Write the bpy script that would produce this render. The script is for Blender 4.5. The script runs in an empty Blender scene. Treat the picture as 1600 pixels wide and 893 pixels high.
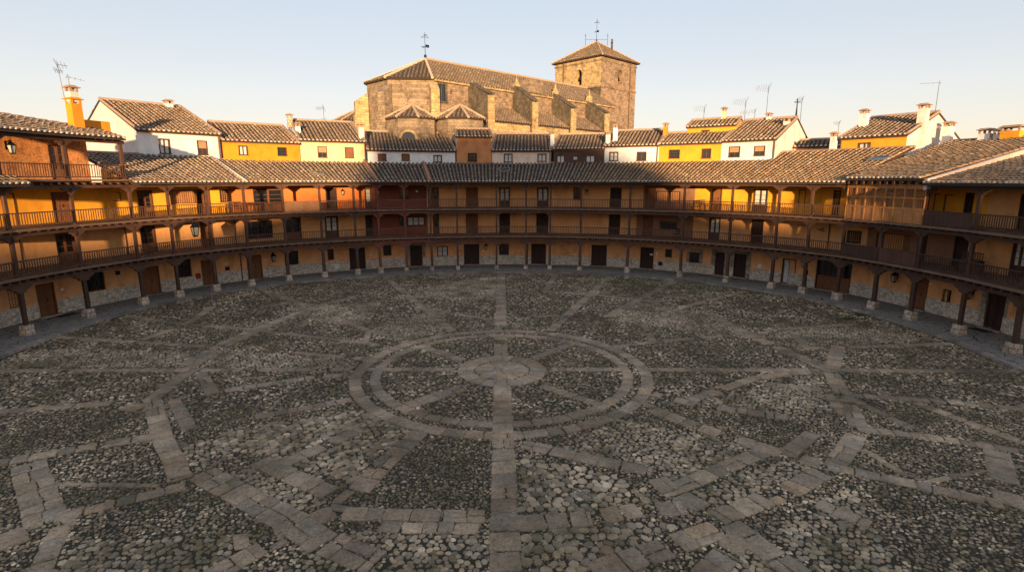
import bpy, math, random
import numpy as np
from mathutils import Vector
random.seed(7); RNG=np.random.default_rng(7)
R=math.radians; PI=math.pi
SC=bpy.context.scene; COL=SC.collection

# ------------------------------------------------------------ camera, sky, sun, exposure
cam=bpy.data.cameras.new("camera"); co=bpy.data.objects.new("camera",cam); COL.objects.link(co)
cam.sensor_width=36; cam.lens=36*850/1600; cam.clip_start=.1; cam.clip_end=6000
co.location=(0,0,8.5); co.rotation_euler=(PI/2-math.atan(166.5/850),0,0); SC.camera=co
SUN_AZ=-4.5; SUN_EL=4.5
w=bpy.data.worlds.new("World"); SC.world=w; w.use_nodes=True
nt=w.node_tree; bg=nt.nodes["Background"]; sk=nt.nodes.new("ShaderNodeTexSky")
sk.sky_type='NISHITA'; sk.sun_disc=False; sk.sun_elevation=R(SUN_EL); sk.sun_rotation=R(180+SUN_AZ)
sk.altitude=800; sk.air_density=1.0; sk.dust_density=.4; sk.ozone_density=1.6
gm=nt.nodes.new("ShaderNodeGamma"); gm.inputs[1].default_value=.25; nt.links.new(sk.outputs[0],gm.inputs[0])
tn=nt.nodes.new("ShaderNodeMix"); tn.data_type='RGBA'; tn.blend_type='MULTIPLY'; tn.inputs[0].default_value=1; tn.inputs[7].default_value=(1.2,1.0,.985,1)
hs=nt.nodes.new("ShaderNodeHueSaturation"); hs.inputs["Saturation"].default_value=2.0; nt.links.new(gm.outputs[0],hs.inputs["Color"])
nt.links.new(hs.outputs[0],tn.inputs[6]); nt.links.new(tn.outputs[2],bg.inputs[0]); bg.inputs[1].default_value=.15
sl=bpy.data.lights.new("sun",'SUN'); sl.energy=2.4; sl.angle=R(.9); sl.color=(1,.65,.33)
so=bpy.data.objects.new("sun",sl); COL.objects.link(so)
d=Vector((math.sin(R(SUN_AZ)),math.cos(R(SUN_AZ)),-math.tan(R(SUN_EL))))
so.rotation_euler=d.to_track_quat('-Z','Y').to_euler(); so.location=(0,-40,40)
SC.view_settings.view_transform='Standard'; SC.view_settings.look='None'; SC.view_settings.gamma=1
SC.view_settings.exposure=2.13

# ------------------------------------------------------------ materials
MAT={}
def nodes(name,rough=.85):
    m=bpy.data.materials.new(name); m.use_nodes=True; t=m.node_tree
    b=t.nodes["Principled BSDF"]; b.inputs["Roughness"].default_value=rough
    b.inputs["Specular IOR Level"].default_value=.3
    MAT[name]=m; return m,t,b
def N(t,ty,**k):
    n=t.nodes.new(ty)
    for a,v in k.items():
        if a in n.inputs.keys(): n.inputs[a].default_value=v
        else: setattr(n,a,v)
    return n
def noise(t,vec,scale,detail=6,rough=.6):
    n=N(t,"ShaderNodeTexNoise",Scale=scale,Detail=detail,Roughness=rough)
    t.links.new(vec,n.inputs["Vector"]); return n.outputs["Fac"]
def ramp(t,fac,stops):
    r=t.nodes.new("ShaderNodeValToRGB"); e=r.color_ramp.elements
    while len(e)<len(stops): e.new(.5)
    for i,(p,c) in enumerate(stops): e[i].position=p; e[i].color=(*c,1)
    t.links.new(fac,r.inputs[0]); return r.outputs[0]
def mix(t,fac,a,b,mode='MIX'):
    m=t.nodes.new("ShaderNodeMix"); m.data_type='RGBA'; m.blend_type=mode
    for s,i in ((fac,0),(a,6),(b,7)):
        if hasattr(s,'links'): t.links.new(s,m.inputs[i])
        elif isinstance(s,tuple): m.inputs[i].default_value=(*s,1)
        else: m.inputs[i].default_value=s
    return m.outputs[2]
def bump(t,b,h,strength=.4,dist=.02):
    n=N(t,"ShaderNodeBump",Strength=strength,Distance=dist); t.links.new(h,n.inputs["Height"])
    t.links.new(n.outputs[0],b.inputs["Normal"])
def coord(t,scale=None,rot=None):
    c=t.nodes.new("ShaderNodeTexCoord").outputs["Object"]
    if scale or rot:
        m=t.nodes.new("ShaderNodeMapping"); t.links.new(c,m.inputs[0])
        if scale: m.inputs["Scale"].default_value=scale
        if rot: m.inputs["Rotation"].default_value=rot
        return m.outputs[0]
    return c
def stucco(name,c,stain=.35,dark=.62):
    m,t,b=nodes(name,.92); v=coord(t)
    n1=noise(t,v,.9,8,.65); n2=noise(t,coord(t,(1.6,1.6,.35)),1.4,6,.7); n3=noise(t,v,22,4,.6)
    base=ramp(t,n1,[(.3,tuple(x*.68 for x in c)),(.45,tuple(x*.9 for x in c)),(.6,c),(.75,tuple(min(1,x*1.1+.015) for x in c))])
    st=ramp(t,n2,[(.5,(1,1,1)),(.72,(dark,dark*.97,dark*.93))])
    o=mix(t,stain,base,mix(t,1.,base,st,'MULTIPLY'))
    t.links.new(o,b.inputs["Base Color"]); bump(t,b,mix(t,.6,n3,n1),.35,.03)
def wood(name,c,rough=.65,var=.5,spec=.3):
    m,t,b=nodes(name,rough); v=coord(t,(9,9,1.2)); n=noise(t,v,2.2,7,.65); n2=noise(t,coord(t),1.1,4)
    k=1-var
    o=mix(t,.45,ramp(t,n,[(.3,tuple(x*k for x in c)),(.6,c),(.8,tuple(x*1.5 for x in c))]),ramp(t,n2,[(.35,tuple(x*.6 for x in c)),(.65,tuple(x*1.25 for x in c))]))
    t.links.new(o,b.inputs["Base Color"]); bump(t,b,n,.3,.01); b.inputs["Specular IOR Level"].default_value=spec
def plain(name,c,rough=.6,metal=0,spec=.4):
    m,t,b=nodes(name,rough); n=noise(t,coord(t),6,4)
    t.links.new(ramp(t,n,[(.3,tuple(x*.85 for x in c)),(.7,tuple(min(1,x*1.1) for x in c))]),b.inputs["Base Color"])
    b.inputs["Metallic"].default_value=metal; b.inputs["Specular IOR Level"].default_value=spec
def attrmat(name,rough=.9,nscale=14,amt=.35,bs=.4,bd=.01,moss=None,pits=False):
    m,t,b=nodes(name,rough); a=t.nodes.new("ShaderNodeAttribute"); a.attribute_name="col"; v=coord(t)
    n=noise(t,v,nscale,7,.7)
    o=mix(t,1.,a.outputs["Color"],ramp(t,n,[(.28,(1-amt*1.5,)*3),(.5,(1,1,1)),(.75,(1+amt*.7,)*3)]),'MULTIPLY')
    if pits:
        p=noise(t,v,42,3,.6); o=mix(t,1.,o,ramp(t,p,[(.37,(.3,.28,.26)),(.43,(1,1,1))]),'MULTIPLY')
    if moss:
        d_=noise(t,v,.22,5,.65); o=mix(t,1.,o,ramp(t,d_,[(.34,(.56,.52,.48)),(.5,(1,.98,.95)),(.64,(1.36,1.33,1.3))]),'MULTIPLY')
        br_=noise(t,v,.4,7,.75); o=mix(t,ramp(t,br_,[(.55,(0,0,0)),(.72,(.5,.5,.5))]),o,(.15,.085,.03))
        g=noise(t,v,.55,6,.7); o=mix(t,ramp(t,g,[(.45,(0,0,0)),(.62,(moss[3],)*3)]),o,moss[:3])
    t.links.new(o,b.inputs["Base Color"]); bump(t,b,n,bs,bd)
def rubble(name,stone,mortar,scale=4.5,flat=False):
    m,t,b=nodes(name,.9); v=coord(t,(1,1,1.35)); wv=N(t,"ShaderNodeTexNoise",Scale=2.5,Detail=3)
    t.links.new(v,wv.inputs["Vector"])
    vm=t.nodes.new("ShaderNodeVectorMath"); vm.operation='MULTIPLY_ADD'; t.links.new(wv.outputs["Color"],vm.inputs[0]); vm.inputs[1].default_value=(.22,)*3; t.links.new(v,vm.inputs[2])
    e=N(t,"ShaderNodeTexVoronoi",Scale=scale,feature='DISTANCE_TO_EDGE'); t.links.new(vm.outputs[0],e.inputs["Vector"])
    f=N(t,"ShaderNodeTexVoronoi",Scale=scale); t.links.new(vm.outputs[0],f.inputs["Vector"])
    sep=t.nodes.new("ShaderNodeSeparateColor"); t.links.new(f.outputs["Color"],sep.inputs[0])
    sc=ramp(t,sep.outputs[0],[(0,tuple(x*.55 for x in stone)),(.35,tuple(x*.9 for x in stone)),(.7,stone),(1,tuple(min(.7,x*1.35) for x in stone))])
    n=noise(t,v,16,6,.7); sc=mix(t,1.,sc,ramp(t,n,[(.3,(.7,.68,.65)),(.65,(1.1,1.1,1.1))]),'MULTIPLY')
    mk=ramp(t,e.outputs["Distance"],[(.03,(0,0,0)),(.08,(1,1,1))])
    t.links.new(mix(t,mk,mortar,sc),b.inputs["Base Color"]); bump(t,b,mk,.8,.04)
def ashlar(name,c1,c2,mortar,bw=.55,bh=.3,lichen_shade=0.,blotch_col=(.05,.045,.035)):
    m,t,b=nodes(name,.93); s=t.nodes.new("ShaderNodeSeparateXYZ"); t.links.new(coord(t),s.inputs[0])
    a=t.nodes.new("ShaderNodeMath"); t.links.new(s.outputs[0],a.inputs[0]); t.links.new(s.outputs[1],a.inputs[1])
    cb=t.nodes.new("ShaderNodeCombineXYZ"); t.links.new(a.outputs[0],cb.inputs[0]); t.links.new(s.outputs[2],cb.inputs[1])
    wn=N(t,"ShaderNodeTexNoise",Scale=1.7,Detail=2); t.links.new(coord(t),wn.inputs["Vector"])
    vm=t.nodes.new("ShaderNodeVectorMath"); vm.operation='MULTIPLY_ADD'; t.links.new(wn.outputs["Color"],vm.inputs[0]); vm.inputs[1].default_value=(.12,.1,0); t.links.new(cb.outputs[0],vm.inputs[2])
    br=N(t,"ShaderNodeTexBrick",Scale=1.,**{"Mortar Size":.018,"Brick Width":bw,"Row Height":bh,"Mortar Smooth":.3,"Bias":-.1})
    t.links.new(vm.outputs[0],br.inputs["Vector"]); br.inputs["Color1"].default_value=(*c1,1); br.inputs["Color2"].default_value=(*c2,1); br.inputs["Mortar"].default_value=(*mortar,1)
    v=coord(t); n=noise(t,v,1.3,9,.7); n2=noise(t,v,9,5,.7)
    o=mix(t,1.,br.outputs["Color"],ramp(t,n,[(.32,(.42,.39,.35)),(.47,(.9,.9,.9)),(.7,(1.3,1.27,1.2))]),'MULTIPLY')
    o=mix(t,1.,o,ramp(t,n2,[(.32,(.5,.48,.45)),(.55,(1.1,1.1,1.1))]),'MULTIPLY')
    if lichen_shade:
        g=noise(t,coord(t,(1,1,.6)),2.1,9,.75); o=mix(t,ramp(t,g,[(.5-lichen_shade*.2,(0,0,0)),(.6,(.9,)*3)]),o,blotch_col)
    t.links.new(o,b.inputs["Base Color"]); bump(t,b,mix(t,.5,br.outputs["Fac"],n2),.5,-.03)

stucco("ochre_tan",(.88,.44,.18),.45,.6); stucco("ochre_sunlit",(.90,.40,.035),.3,.65); stucco("ochre_ground",(.87,.43,.19),.6,.55)  # one ochre; the top gallery variant has the sunlit yellow painted in
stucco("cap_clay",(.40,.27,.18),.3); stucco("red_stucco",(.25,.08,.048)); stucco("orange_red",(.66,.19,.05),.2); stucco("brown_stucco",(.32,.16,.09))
stucco("white_wash",(.78,.76,.73),.35,.7); stucco("white_pink",(.72,.62,.56),.5,.6); stucco("cream",(.80,.60,.33),.2); stucco("cream_pale",(.78,.62,.47),.2)
stucco("orange_wall",(.78,.27,.02),.2); stucco("terracotta_wall",(.60,.25,.10),.35); stucco("yellow_wall",(.84,.36,.03),.25)
wood("timber",(.105,.050,.032)); wood("timber_dark",(.075,.038,.026)); wood("timber_red",(.19,.06,.038)); wood("timber_light",(.36,.17,.075)); wood("board_orange",(.46,.20,.065))
wood("floor_boards",(.20,.12,.078)); wood("door_brown",(.22,.085,.035)); wood("door_dark",(.045,.021,.015)); wood("wood_clad",(.10,.045,.028))
plain("glass",(.012,.014,.018),.08,0,.9); plain("curtain",(.62,.60,.57),.7); plain("iron",(.02,.02,.022),.5,.6); plain("blind",(.42,.24,.12),.7)
plain("white_metal",(.6,.6,.58),.5); plain("grey_metal",(.28,.29,.30),.4,.7); plain("red_paint",(.35,.02,.015),.4); plain("plate_white",(.75,.74,.7),.5); plain("lamp_glass",(.42,.40,.33),.3)
plain("aerial",(.14,.13,.13),.45,.7); plain("pipe",(.13,.07,.045),.5,.3); plain("mat_black",(.02,.02,.02),.9); plain("leaf",(.05,.09,.02),.7)
plain("flash",(.52,.45,.40),.8); plain("reveal_grey",(.24,.20,.17),.9)
rubble("rubble",(.80,.70,.56),(.45,.34,.24)); rubble("surround",(.42,.35,.28),(.30,.23,.17),2.8)
ashlar("stone_church",(.31,.235,.165),(.18,.135,.098),(.19,.135,.09)); ashlar("stone_pale",(.50,.37,.19),(.34,.235,.12),(.30,.22,.13))
ashlar("stone_pink",(.33,.24,.17),(.21,.145,.105),(.18,.125,.085),.5,.26); ashlar("stone_dark_shade",(.22,.17,.12),(.15,.115,.08),(.14,.11,.08),.55,.3,.9)  # dark stone: lichen, plus painted-in shade for buttress walls and lower tower
ashlar("brick",(.66,.24,.075),(.54,.18,.055),(.55,.28,.12),.28,.085)
ashlar("plinth_stone",(.56,.44,.34),(.46,.36,.27),(.2,.15,.11),.3,.24)
attrmat("tiles",.92,9,.4,.4,.012); attrmat("cobble",.85,26,.4,.6,.006,(.085,.066,.022,.7)); attrmat("slab",.85,11,.42,.7,.008,(.11,.09,.055,.5),True)
m,t,b=nodes("walk",.9); v=coord(t); e=N(t,"ShaderNodeTexVoronoi",Scale=2.1,feature='DISTANCE_TO_EDGE'); t.links.new(v,e.inputs["Vector"])
f=N(t,"ShaderNodeTexVoronoi",Scale=2.1); t.links.new(v,f.inputs["Vector"]); n=noise(t,v,5,8,.7)
o=mix(t,.35,ramp(t,n,[(.3,(.14,.12,.10)),(.7,(.32,.27,.22))]),(.24,.20,.165))
mk=ramp(t,e.outputs["Distance"],[(.015,(0,0,0)),(.04,(1,1,1))]); t.links.new(mix(t,mk,(.05,.042,.034),o),b.inputs["Base Color"]); bump(t,b,mk,.6,.02)
m,t,b=nodes("soil",.95); v=coord(t); n=noise(t,v,.35,8,.7); n2=noise(t,v,7,6,.75)
e=N(t,"ShaderNodeTexVoronoi",Scale=17.); t.links.new(v,e.inputs["Vector"]); sp=t.nodes.new("ShaderNodeSeparateColor"); t.links.new(e.outputs["Color"],sp.inputs[0])
o=mix(t,n2,ramp(t,n,[(.36,(.022,.017,.011)),(.47,(.027,.021,.011)),(.56,(.034,.034,.009)),(.7,(.05,.032,.010))]),(.05,.039,.027))
fl=ramp(t,sp.outputs[0],[(.72,(0,0,0)),(.74,(.8,.8,.8))]); dd=ramp(t,e.outputs["Distance"],[(.3,(1,1,1)),(.42,(0,0,0))])
o=mix(t,mix(t,1.,fl,dd,'MULTIPLY'),o,(.24,.21,.18)); t.links.new(o,b.inputs["Base Color"]); bump(t,b,n2,.7,.03)
m,t,b=nodes("earth",.95); t.links.new(ramp(t,noise(t,coord(t),.05,6),[(.3,(.10,.09,.06)),(.7,(.16,.13,.09))]),b.inputs["Base Color"])

# ------------------------------------------------------------ mesh helpers
class MB:
    def __init__(s): s.v=[]; s.f=[]; s.c=[]
    def add(s,vs,fs,c=None):
        k=len(s.v); s.v+= [tuple(p) for p in vs]
        for f in fs: s.f.append([k+i for i in f]); s.c.append(c)
    def hexa(s,b,t,c=None): # bottom 4, top 4 (ccw from above)
        s.add(list(b)+list(t),[(3,2,1,0),(4,5,6,7),(0,1,5,4),(1,2,6,5),(2,3,7,6),(3,0,4,7)],c)
    def box(s,F,x0,x1,y0,y1,z0,z1,c=None,tp=0.):
        if x0>x1: x0,x1=x1,x0
        if y0>y1: y0,y1=y1,y0
        p=lambda x,y,z:F(x,y,z)
        b=[p(x0,y0,z0),p(x1,y0,z0),p(x1,y1,z0),p(x0,y1,z0)]
        q=[p(x0+tp,y0+tp,z1),p(x1-tp,y0+tp,z1),p(x1-tp,y1-tp,z1),p(x0+tp,y1-tp,z1)]
        s.hexa(b,q,c)
    def bar(s,a,b,w,h=None,c=None):
        a=Vector(a); b=Vector(b); d=(b-a)
        if d.length<1e-5: return
        d.normalize(); u=Vector((0,0,1)) if abs(d.z)<.95 else Vector((1,0,0))
        sx=d.cross(u).normalized()*(w/2); sy=sx.cross(d).normalized()*((h or w)/2)
        s.add([a-sx-sy,a+sx-sy,a+sx+sy,a-sx+sy,b-sx-sy,b+sx-sy,b+sx+sy,b-sx+sy],[(3,2,1,0),(4,5,6,7),(0,1,5,4),(1,2,6,5),(2,3,7,6),(3,0,4,7)],c)
    def tube(s,a,b,r0,r1=None,n=8,c=None):
        a=Vector(a); b=Vector(b); r1=r0 if r1 is None else r1; d=(b-a).normalized(); u=Vector((0,0,1)) if abs(d.z)<.95 else Vector((1,0,0))
        x=d.cross(u).normalized(); y=d.cross(x); vs=[]
        for P,r in((a,r0),(b,r1)):
            for i in range(n):
                q=2*PI*i/n; vs.append(P+x*math.cos(q)*r+y*math.sin(q)*r)
        s.add(vs,[(i,(i+1)%n,n+(i+1)%n,n+i) for i in range(n)]+[tuple(range(n-1,-1,-1)),tuple(range(n,2*n))],c)
    def prism(s,F,prof,x0,x1,c=None): # profile in (y,z) extruded along x
        n=len(prof); s.add([F(x0,y,z) for y,z in prof]+[F(x1,y,z) for y,z in prof],[tuple(range(n)),tuple(range(2*n-1,n-1,-1))]+[((i+1)%n,i,n+i,n+(i+1)%n) for i in range(n)],c)
    def prismz(s,F,prof,y0,y1,c=None): # profile in (x,z) extruded along y
        n=len(prof); s.add([F(x,y0,z) for x,z in prof]+[F(x,y1,z) for x,z in prof],[tuple(range(n)),tuple(range(2*n-1,n-1,-1))]+[((i+1)%n,i,n+i,n+(i+1)%n) for i in range(n)],c)
    def build(s,name,mat,parent=None,label=None):
        if not s.v: return None
        L=origin(parent); me=bpy.data.meshes.new(name)
        me.from_pydata([(x-L[0],y-L[1],z-L[2]) for x,y,z in s.v],[],s.f); me.materials.append(MAT[mat])
        if any(c is not None for c in s.c):
            at=me.color_attributes.new("col",'FLOAT_COLOR','CORNER'); arr=[]
            for f,c in zip(s.f,s.c): arr+= [*(c or (.4,.4,.4)),1.]*len(f)
            at.data.foreach_set("color",arr)
        me.validate(); me.update()
        import bmesh
        bm=bmesh.new(); bm.from_mesh(me); bmesh.ops.recalc_face_normals(bm,faces=bm.faces); bm.to_mesh(me); bm.free()
        return link(name,me,parent,label)
ORG={}
def origin(p): return ORG.get(p.name,(0,0,0)) if p else (0,0,0)
def link(name,me,parent=None,label=None):
    o=bpy.data.objects.new(name,me); COL.objects.link(o)
    if parent: o.parent=parent; ORG[o.name]=origin(parent)
    if label: o['label']=label
    return o
def tag(o,label,cat,group=None,kind=None):
    if label: o['label']=label
    if cat: o['category']=cat
    if group: o['group']=group
    if kind: o['kind']=kind
    return o
def thing(name,label,cat,loc,group=None):
    o=bpy.data.objects.new(name,None); COL.objects.link(o); o.location=loc; o.empty_display_size=.3; ORG[o.name]=tuple(loc)
    return tag(o,label,cat,group)
def inst(name,V,faces,colr,mat,parent=None,label=None,smooth=False):
    """N copies of one small shape in one mesh. V (N,k,3), faces template, colr (N,3)"""
    V=np.asarray(V,dtype=np.float32); n,k,_=V.shape; V=V-np.array(origin(parent),dtype=np.float32)
    me=bpy.data.meshes.new(name); me.vertices.add(n*k); me.vertices.foreach_set("co",V.reshape(-1))
    fl=np.concatenate([np.array(f) for f in faces]); sz=np.array([len(f) for f in faces]); st=np.concatenate([[0],np.cumsum(sz)[:-1]]); nl=len(fl)
    me.loops.add(n*nl); me.polygons.add(n*len(faces))
    me.loops.foreach_set("vertex_index",(fl[None,:]+k*np.arange(n)[:,None]).reshape(-1).astype(np.int32))
    me.polygons.foreach_set("loop_start",(st[None,:]+nl*np.arange(n)[:,None]).reshape(-1).astype(np.int32))
    me.update(calc_edges=True)
    at=me.color_attributes.new("col",'FLOAT_COLOR','CORNER'); c=np.ones((n,nl,4),dtype=np.float32); colr=np.asarray(colr); c[:,:,:3]=colr if colr.ndim==3 else colr[:,None,:]
    at.data.foreach_set("color",c.reshape(-1)); me.materials.append(MAT[mat])
    if smooth: me.polygons.foreach_set("use_smooth",[True]*len(me.polygons))
    me.update(); return link(name,me,parent,label)

# ------------------------------------------------------------ the round of the square
CX,CY=-.95,25.4
AA=[-110,-90,-74,-60,-42,-30,-10,0,25,50,62,75,90,110]; RR=[25.5,25.75,26.25,26.65,26.55,26.05,25.75,25.95,26.45,26.85,26.95,26.15,25.45,25.3]
def rp(a): return float(np.interp(a,AA,RR))
def pt(a,off,z):
    r=rp(a)+off; return (CX+r*math.sin(R(a)),CY+r*math.cos(R(a)),z)
def frame(a,off,z0=0.):
    o=pt(a,off,z0); ca,sa=math.cos(R(a)),math.sin(R(a))
    return lambda x,y,z:(o[0]+x*ca-y*sa,o[1]-x*sa-y*ca,o[2]+z)
WO=2.75
def frame2(p,q):
    d=Vector((q[0]-p[0],q[1]-p[1],0)); L=d.length; d/=L; n=Vector((d.y,-d.x,0))
    if n.x*(CX-p[0])+n.y*(CY-p[1])<0: n=-n
    return (lambda x,y,z:(p[0]+d.x*x+n.x*y,p[1]+d.y*x+n.y*y,z)),L

# ---- roof tiles
TILE_F=[(i,i+1,6+i,5+i) for i in range(4)]+[(4,3,2,1,0)]
def tile_rows(rows,name,parent,r=.11,warm=.3,mortar=True,L=.46,dark=None):
    """rows: list of (low point, high point, side unit vec, normal). Barrel tiles laid along every row."""
    P0=[];P1=[];S=[];Nn=[];first=[]
    for lo,hi,sd,nn in rows:
        lo=np.array(lo);hi=np.array(hi);d=hi-lo;ln=np.linalg.norm(d)
        if ln<.15: continue
        k=max(1,int(round(ln/L))); j=RNG.uniform(-.03,.03)
        for i in range(k):
            a=max(0,(i-.12+(j if i else 0))/k); b=(i+1)/k
            P0.append(lo+d*a);P1.append(lo+d*b);S.append(sd);Nn.append(nn);first.append(i==0)
    P0=np.array(P0);P1=np.array(P1);S=np.array(S);Nn=np.array(Nn);first=np.array(first);n=len(P0)
    ph=np.linspace(0,PI,5); c,s=np.cos(ph),np.sin(ph)
    r=r*.88; rr=r*RNG.uniform(.92,1.06,(n,1,1)); jt=RNG.normal(0,.010,(n,1,1))+(RNG.normal(0,.014,first.sum()+1)[np.cumsum(first)])[:,None,None]
    low=P0[:,None]+S[:,None]*(c[None,:,None]*rr+jt)+Nn[:,None]*(s[None,:,None]*rr*1.05+.035)
    up=P1[:,None]+S[:,None]*(c[None,:,None]*rr*.78+jt)+Nn[:,None]*(s[None,:,None]*rr*.85)
    V=np.concatenate([low,up],1)
    pal=np.array([[.36,.26,.19],[.30,.22,.165],[.38,.25,.16],[.46,.37,.28],[.26,.21,.17],[.42,.24,.13],[.55,.47,.37],[.20,.165,.14]])*(.72+.14*min(1,warm))*np.array([1.,1.-.10*warm,1.-.28*warm])*(dark if dark else 1)
    pr=np.array([.2,.18,.14,.12,.14,warm*.3,.06,.1]); pr/=pr.sum()
    rw=np.cumsum(first); rf_=RNG.uniform(.92,1.08,rw.max()+1)[rw][:,None]; cl=(pal[RNG.choice(len(pal),n,p=pr)]*.5+pal.mean(0)*.5)*RNG.uniform(.84,1.14,(n,1))*rf_
    cc=np.repeat(cl[:,None,:],21,1); mc=np.array([.62,.50,.39])*RNG.uniform(.7,1.1,(n,1)); cc[:,16:,:]=np.where((first&mortar)[:,None,None],mc[:,None,:],.03)
    o=inst(name,V,TILE_F,cc,"tiles",parent,None,False)
    return o
def plane_roof(poly,A,t,up,nrm,name,parent,sp=.34,r=.125,warm=.3,mortar=True,slab=True,dark=None):
    """planar roof face: poly in (s,h) coordinates on the plane A + s t + h up"""
    A=np.array(A,float);t=np.array(t,float);up=np.array(up,float);nrm=np.array(nrm,float)
    ss=[p[0] for p in poly]; s0,s1=min(ss),max(ss); k=max(1,int((s1-s0)/sp)); rows=[]
    for i in range(k):
        s=s0+(i+.5)*(s1-s0)/k; hs=[]
        for j in range(len(poly)):
            (a,b),(c,d)=poly[j],poly[(j+1)%len(poly)]
            if (a-s)*(c-s)<0: hs.append(b+(d-b)*(s-a)/(c-a))
        if len(hs)>=2:
            rows.append((A+t*s+up*min(hs),A+t*s+up*max(hs),t,nrm))
    m=MB(); n=len(poly); top=[A+t*a+up*b for a,b in poly]; bot=[p-nrm*.12 for p in top]
    m.add(top+bot,[tuple(range(n)),tuple(range(2*n-1,n-1,-1))]+[((i+1)%n,i,n+i,n+(i+1)%n) for i in range(n)],(.06,.042,.032))
    sl=m.build(name,"tiles",parent); 
    tile_rows(rows,"roof_tiles",sl,r,warm,mortar,.46,.62 if sp>.4 else None); return sl

# ------------------------------------------------------------ GROUND
def disc(name,rfun,z,mat,kind="structure",a0=-180,a1=180,n=240,inner=None,parent=None):
    m=MB(); 
    for i in range(n):
        a=a0+(a1-a0)*i/n; b=a0+(a1-a0)*(i+1)/n
        P=lambda q,r:(CX+r*math.sin(R(q)),CY+r*math.cos(R(q)),z)
        if inner: m.add([P(a,inner(a)),P(b,inner(b)),P(b,rfun(b)),P(a,rfun(a))],[(0,1,2,3)])
        else: m.add([(CX,CY,z),P(a,rfun(a)),P(b,rfun(b))],[(0,1,2)])
    return m
m=MB(); m.add([(-3000,-3000,-.06),(3000,-3000,-.06),(3000,3000,-.06),(-3000,3000,-.06)],[(0,1,2,3)]); g=m.build("ground","earth"); tag(g,None,None,None,"structure")
KA=[-180,-110,-92,-82,-70,-60,-49,-25,0,30,60,75,84,95,110,180]; KO=[-1.5,-2.0,-2.1,-1.7,-1.1,-.85,-.95,-1.5,-1.9,-1.7,-1.4,-1.3,-1.3,-1.5,-1.5,-1.5]
def rk(a): return rp(a)+float(np.interp(a,KA,KO))
PZ=thing("plaza_paving",None,None,(CX,CY,0)); PZ['kind']="structure"; PZ['label']="round cobbled plaza floor patterned with stone slab bands"
disc("s",lambda a:rk(a)+.02,0,"soil").build("soil","soil",PZ)['kind']="structure"
# walkway under the arcade (raised), kerb stones
m=disc("w",lambda a:rp(a)+3.2,.13,"walk",a0=-112,a1=112,inner=lambda a:rk(a)+.3); walk=m.build("pavement","walk"); tag(walk,None,None,None,"structure")
kb=MB(); a=-112.
while a<112:
    da=random.uniform(.9,2.0); b=min(112,a+da); g=.03
    c=random.choice([(.30,.26,.22),(.24,.21,.18),(.34,.29,.24),(.27,.22,.19)])
    z=.135+random.uniform(-.01,.012); P=lambda q,r,zz:(CX+r*math.sin(R(q)),CY+r*math.cos(R(q)),zz)
    kb.hexa([P(a+g,rk(a),-.05),P(b-g,rk(b),-.05),P(b-g,rk(b)+.31,-.05),P(a+g,rk(a)+.31,-.05)],[P(a+g,rk(a)+.01,z),P(b-g,rk(b)+.01,z),P(b-g,rk(b)+.31,z),P(a+g,rk(a)+.31,z)],c); a=b
tag(kb.build("kerb","slab"),None,None,None,"structure")

f_=850.;H_=8.5;TH=math.atan(166.5/850)
def gnd(x,y):
    u=(x-800)/f_; v=(y-446.5)/f_; s,c=math.sin(TH),math.cos(TH); t=H_/(s+v*c); return np.array([u*t,(c-v*s)*t])
G0=np.array([-.45,23.5])
#BANDS  (surveyed lines of slabs; end points worked out on the ground plane)
BANDS=[]
def bl(w,*pts):
    for p,q in zip(pts,pts[1:]): BANDS.append((gnd(*p),gnd(*q),w*(.70 if w>.6 else .82)))
BANDS.append((G0+[-.1,2.0],np.array([-1.0,49.6]),.72)); BANDS.append((G0+[.05,-2.0],np.array([.05,2.]),.76))
bl(.55,(-260,580),(704,577)); bl(.55,(864,577),(1900,581))
bl(.75,(722,562),(634,534)); bl(.75,(835,560),(903,533)); bl(.7,(848,603),(935,632)); bl(1.0,(718,608),(636,634))
bl(.75,(706,517),(636,461),(603,433)); bl(.8,(861,516),(881,497),(952,433)); bl(.6,(853,454),(869,427)); bl(.6,(709,454),(688,427))
bl(.3,(622,446),(769,441)); bl(.42,(849,455),(916,459),(995,468),(1056,476)); bl(.85,(951,494),(997,469),(1056,438)); bl(.35,(1024,460),(1102,471)); bl(.6,(1062,481),(1165,455))
bl(.5,(962,542),(1024,534),(1125,525)); bl(.55,(1195,516),(1335,506)); bl(.55,(1006,506),(1021,534)); bl(.95,(1125,500),(1200,536),(1287,575))
bl(.6,(1238,519),(1262,544)); bl(.95,(1310,541),(1300,575)); bl(.5,(1262,544),(1400,540),(1486,537))
bl(.55,(1321,617),(1470,627),(1620,641)); bl(.5,(1323,620),(1420,667)); bl(.55,(1419,625),(1620,700)); bl(.65,(1343,670),(1442,682),(1640,712)); bl(.7,(1297,729),(1393,749),(1620,801))
bl(1.0,(1557,708),(1578,788)); bl(.3,(1347,702),(1412,741)); bl(.6,(1281,788),(1350,817)); bl(.25,(1445,754),(1550,733))
bl(.95,(1300,585),(1322,625),(1344,670),(1304,728),(1238,764),(1128,806)); bl(.8,(1268,678),(1232,708))
bl(.8,(820,695),(938,721),(1010,735)); bl(1.0,(1010,735),(1049,767),(1128,810),(1250,899))
bl(.6,(1023,616),(1082,631),(1225,652)); bl(.95,(1000,632),(1082,664),(1225,710),(1300,730)); bl(.85,(1062,761),(1195,703))
bl(.9,(812,818),(915,811),(990,798),(1060,793)); bl(1.0,(938,891),(1030,859),(1130,824)); bl(1.0,(1150,826),(1250,890))
bl(.6,(1080,625),(1180,590),(1260,581)); bl(.5,(1200,600),(1290,610),(1320,650))
bl(.95,(408,722),(508,767),(536,775)); bl(1.0,(655,676),(600,725),(536,793)); bl(.8,(541,803),(772,807)); bl(.55,(598,824),(775,827))
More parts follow.
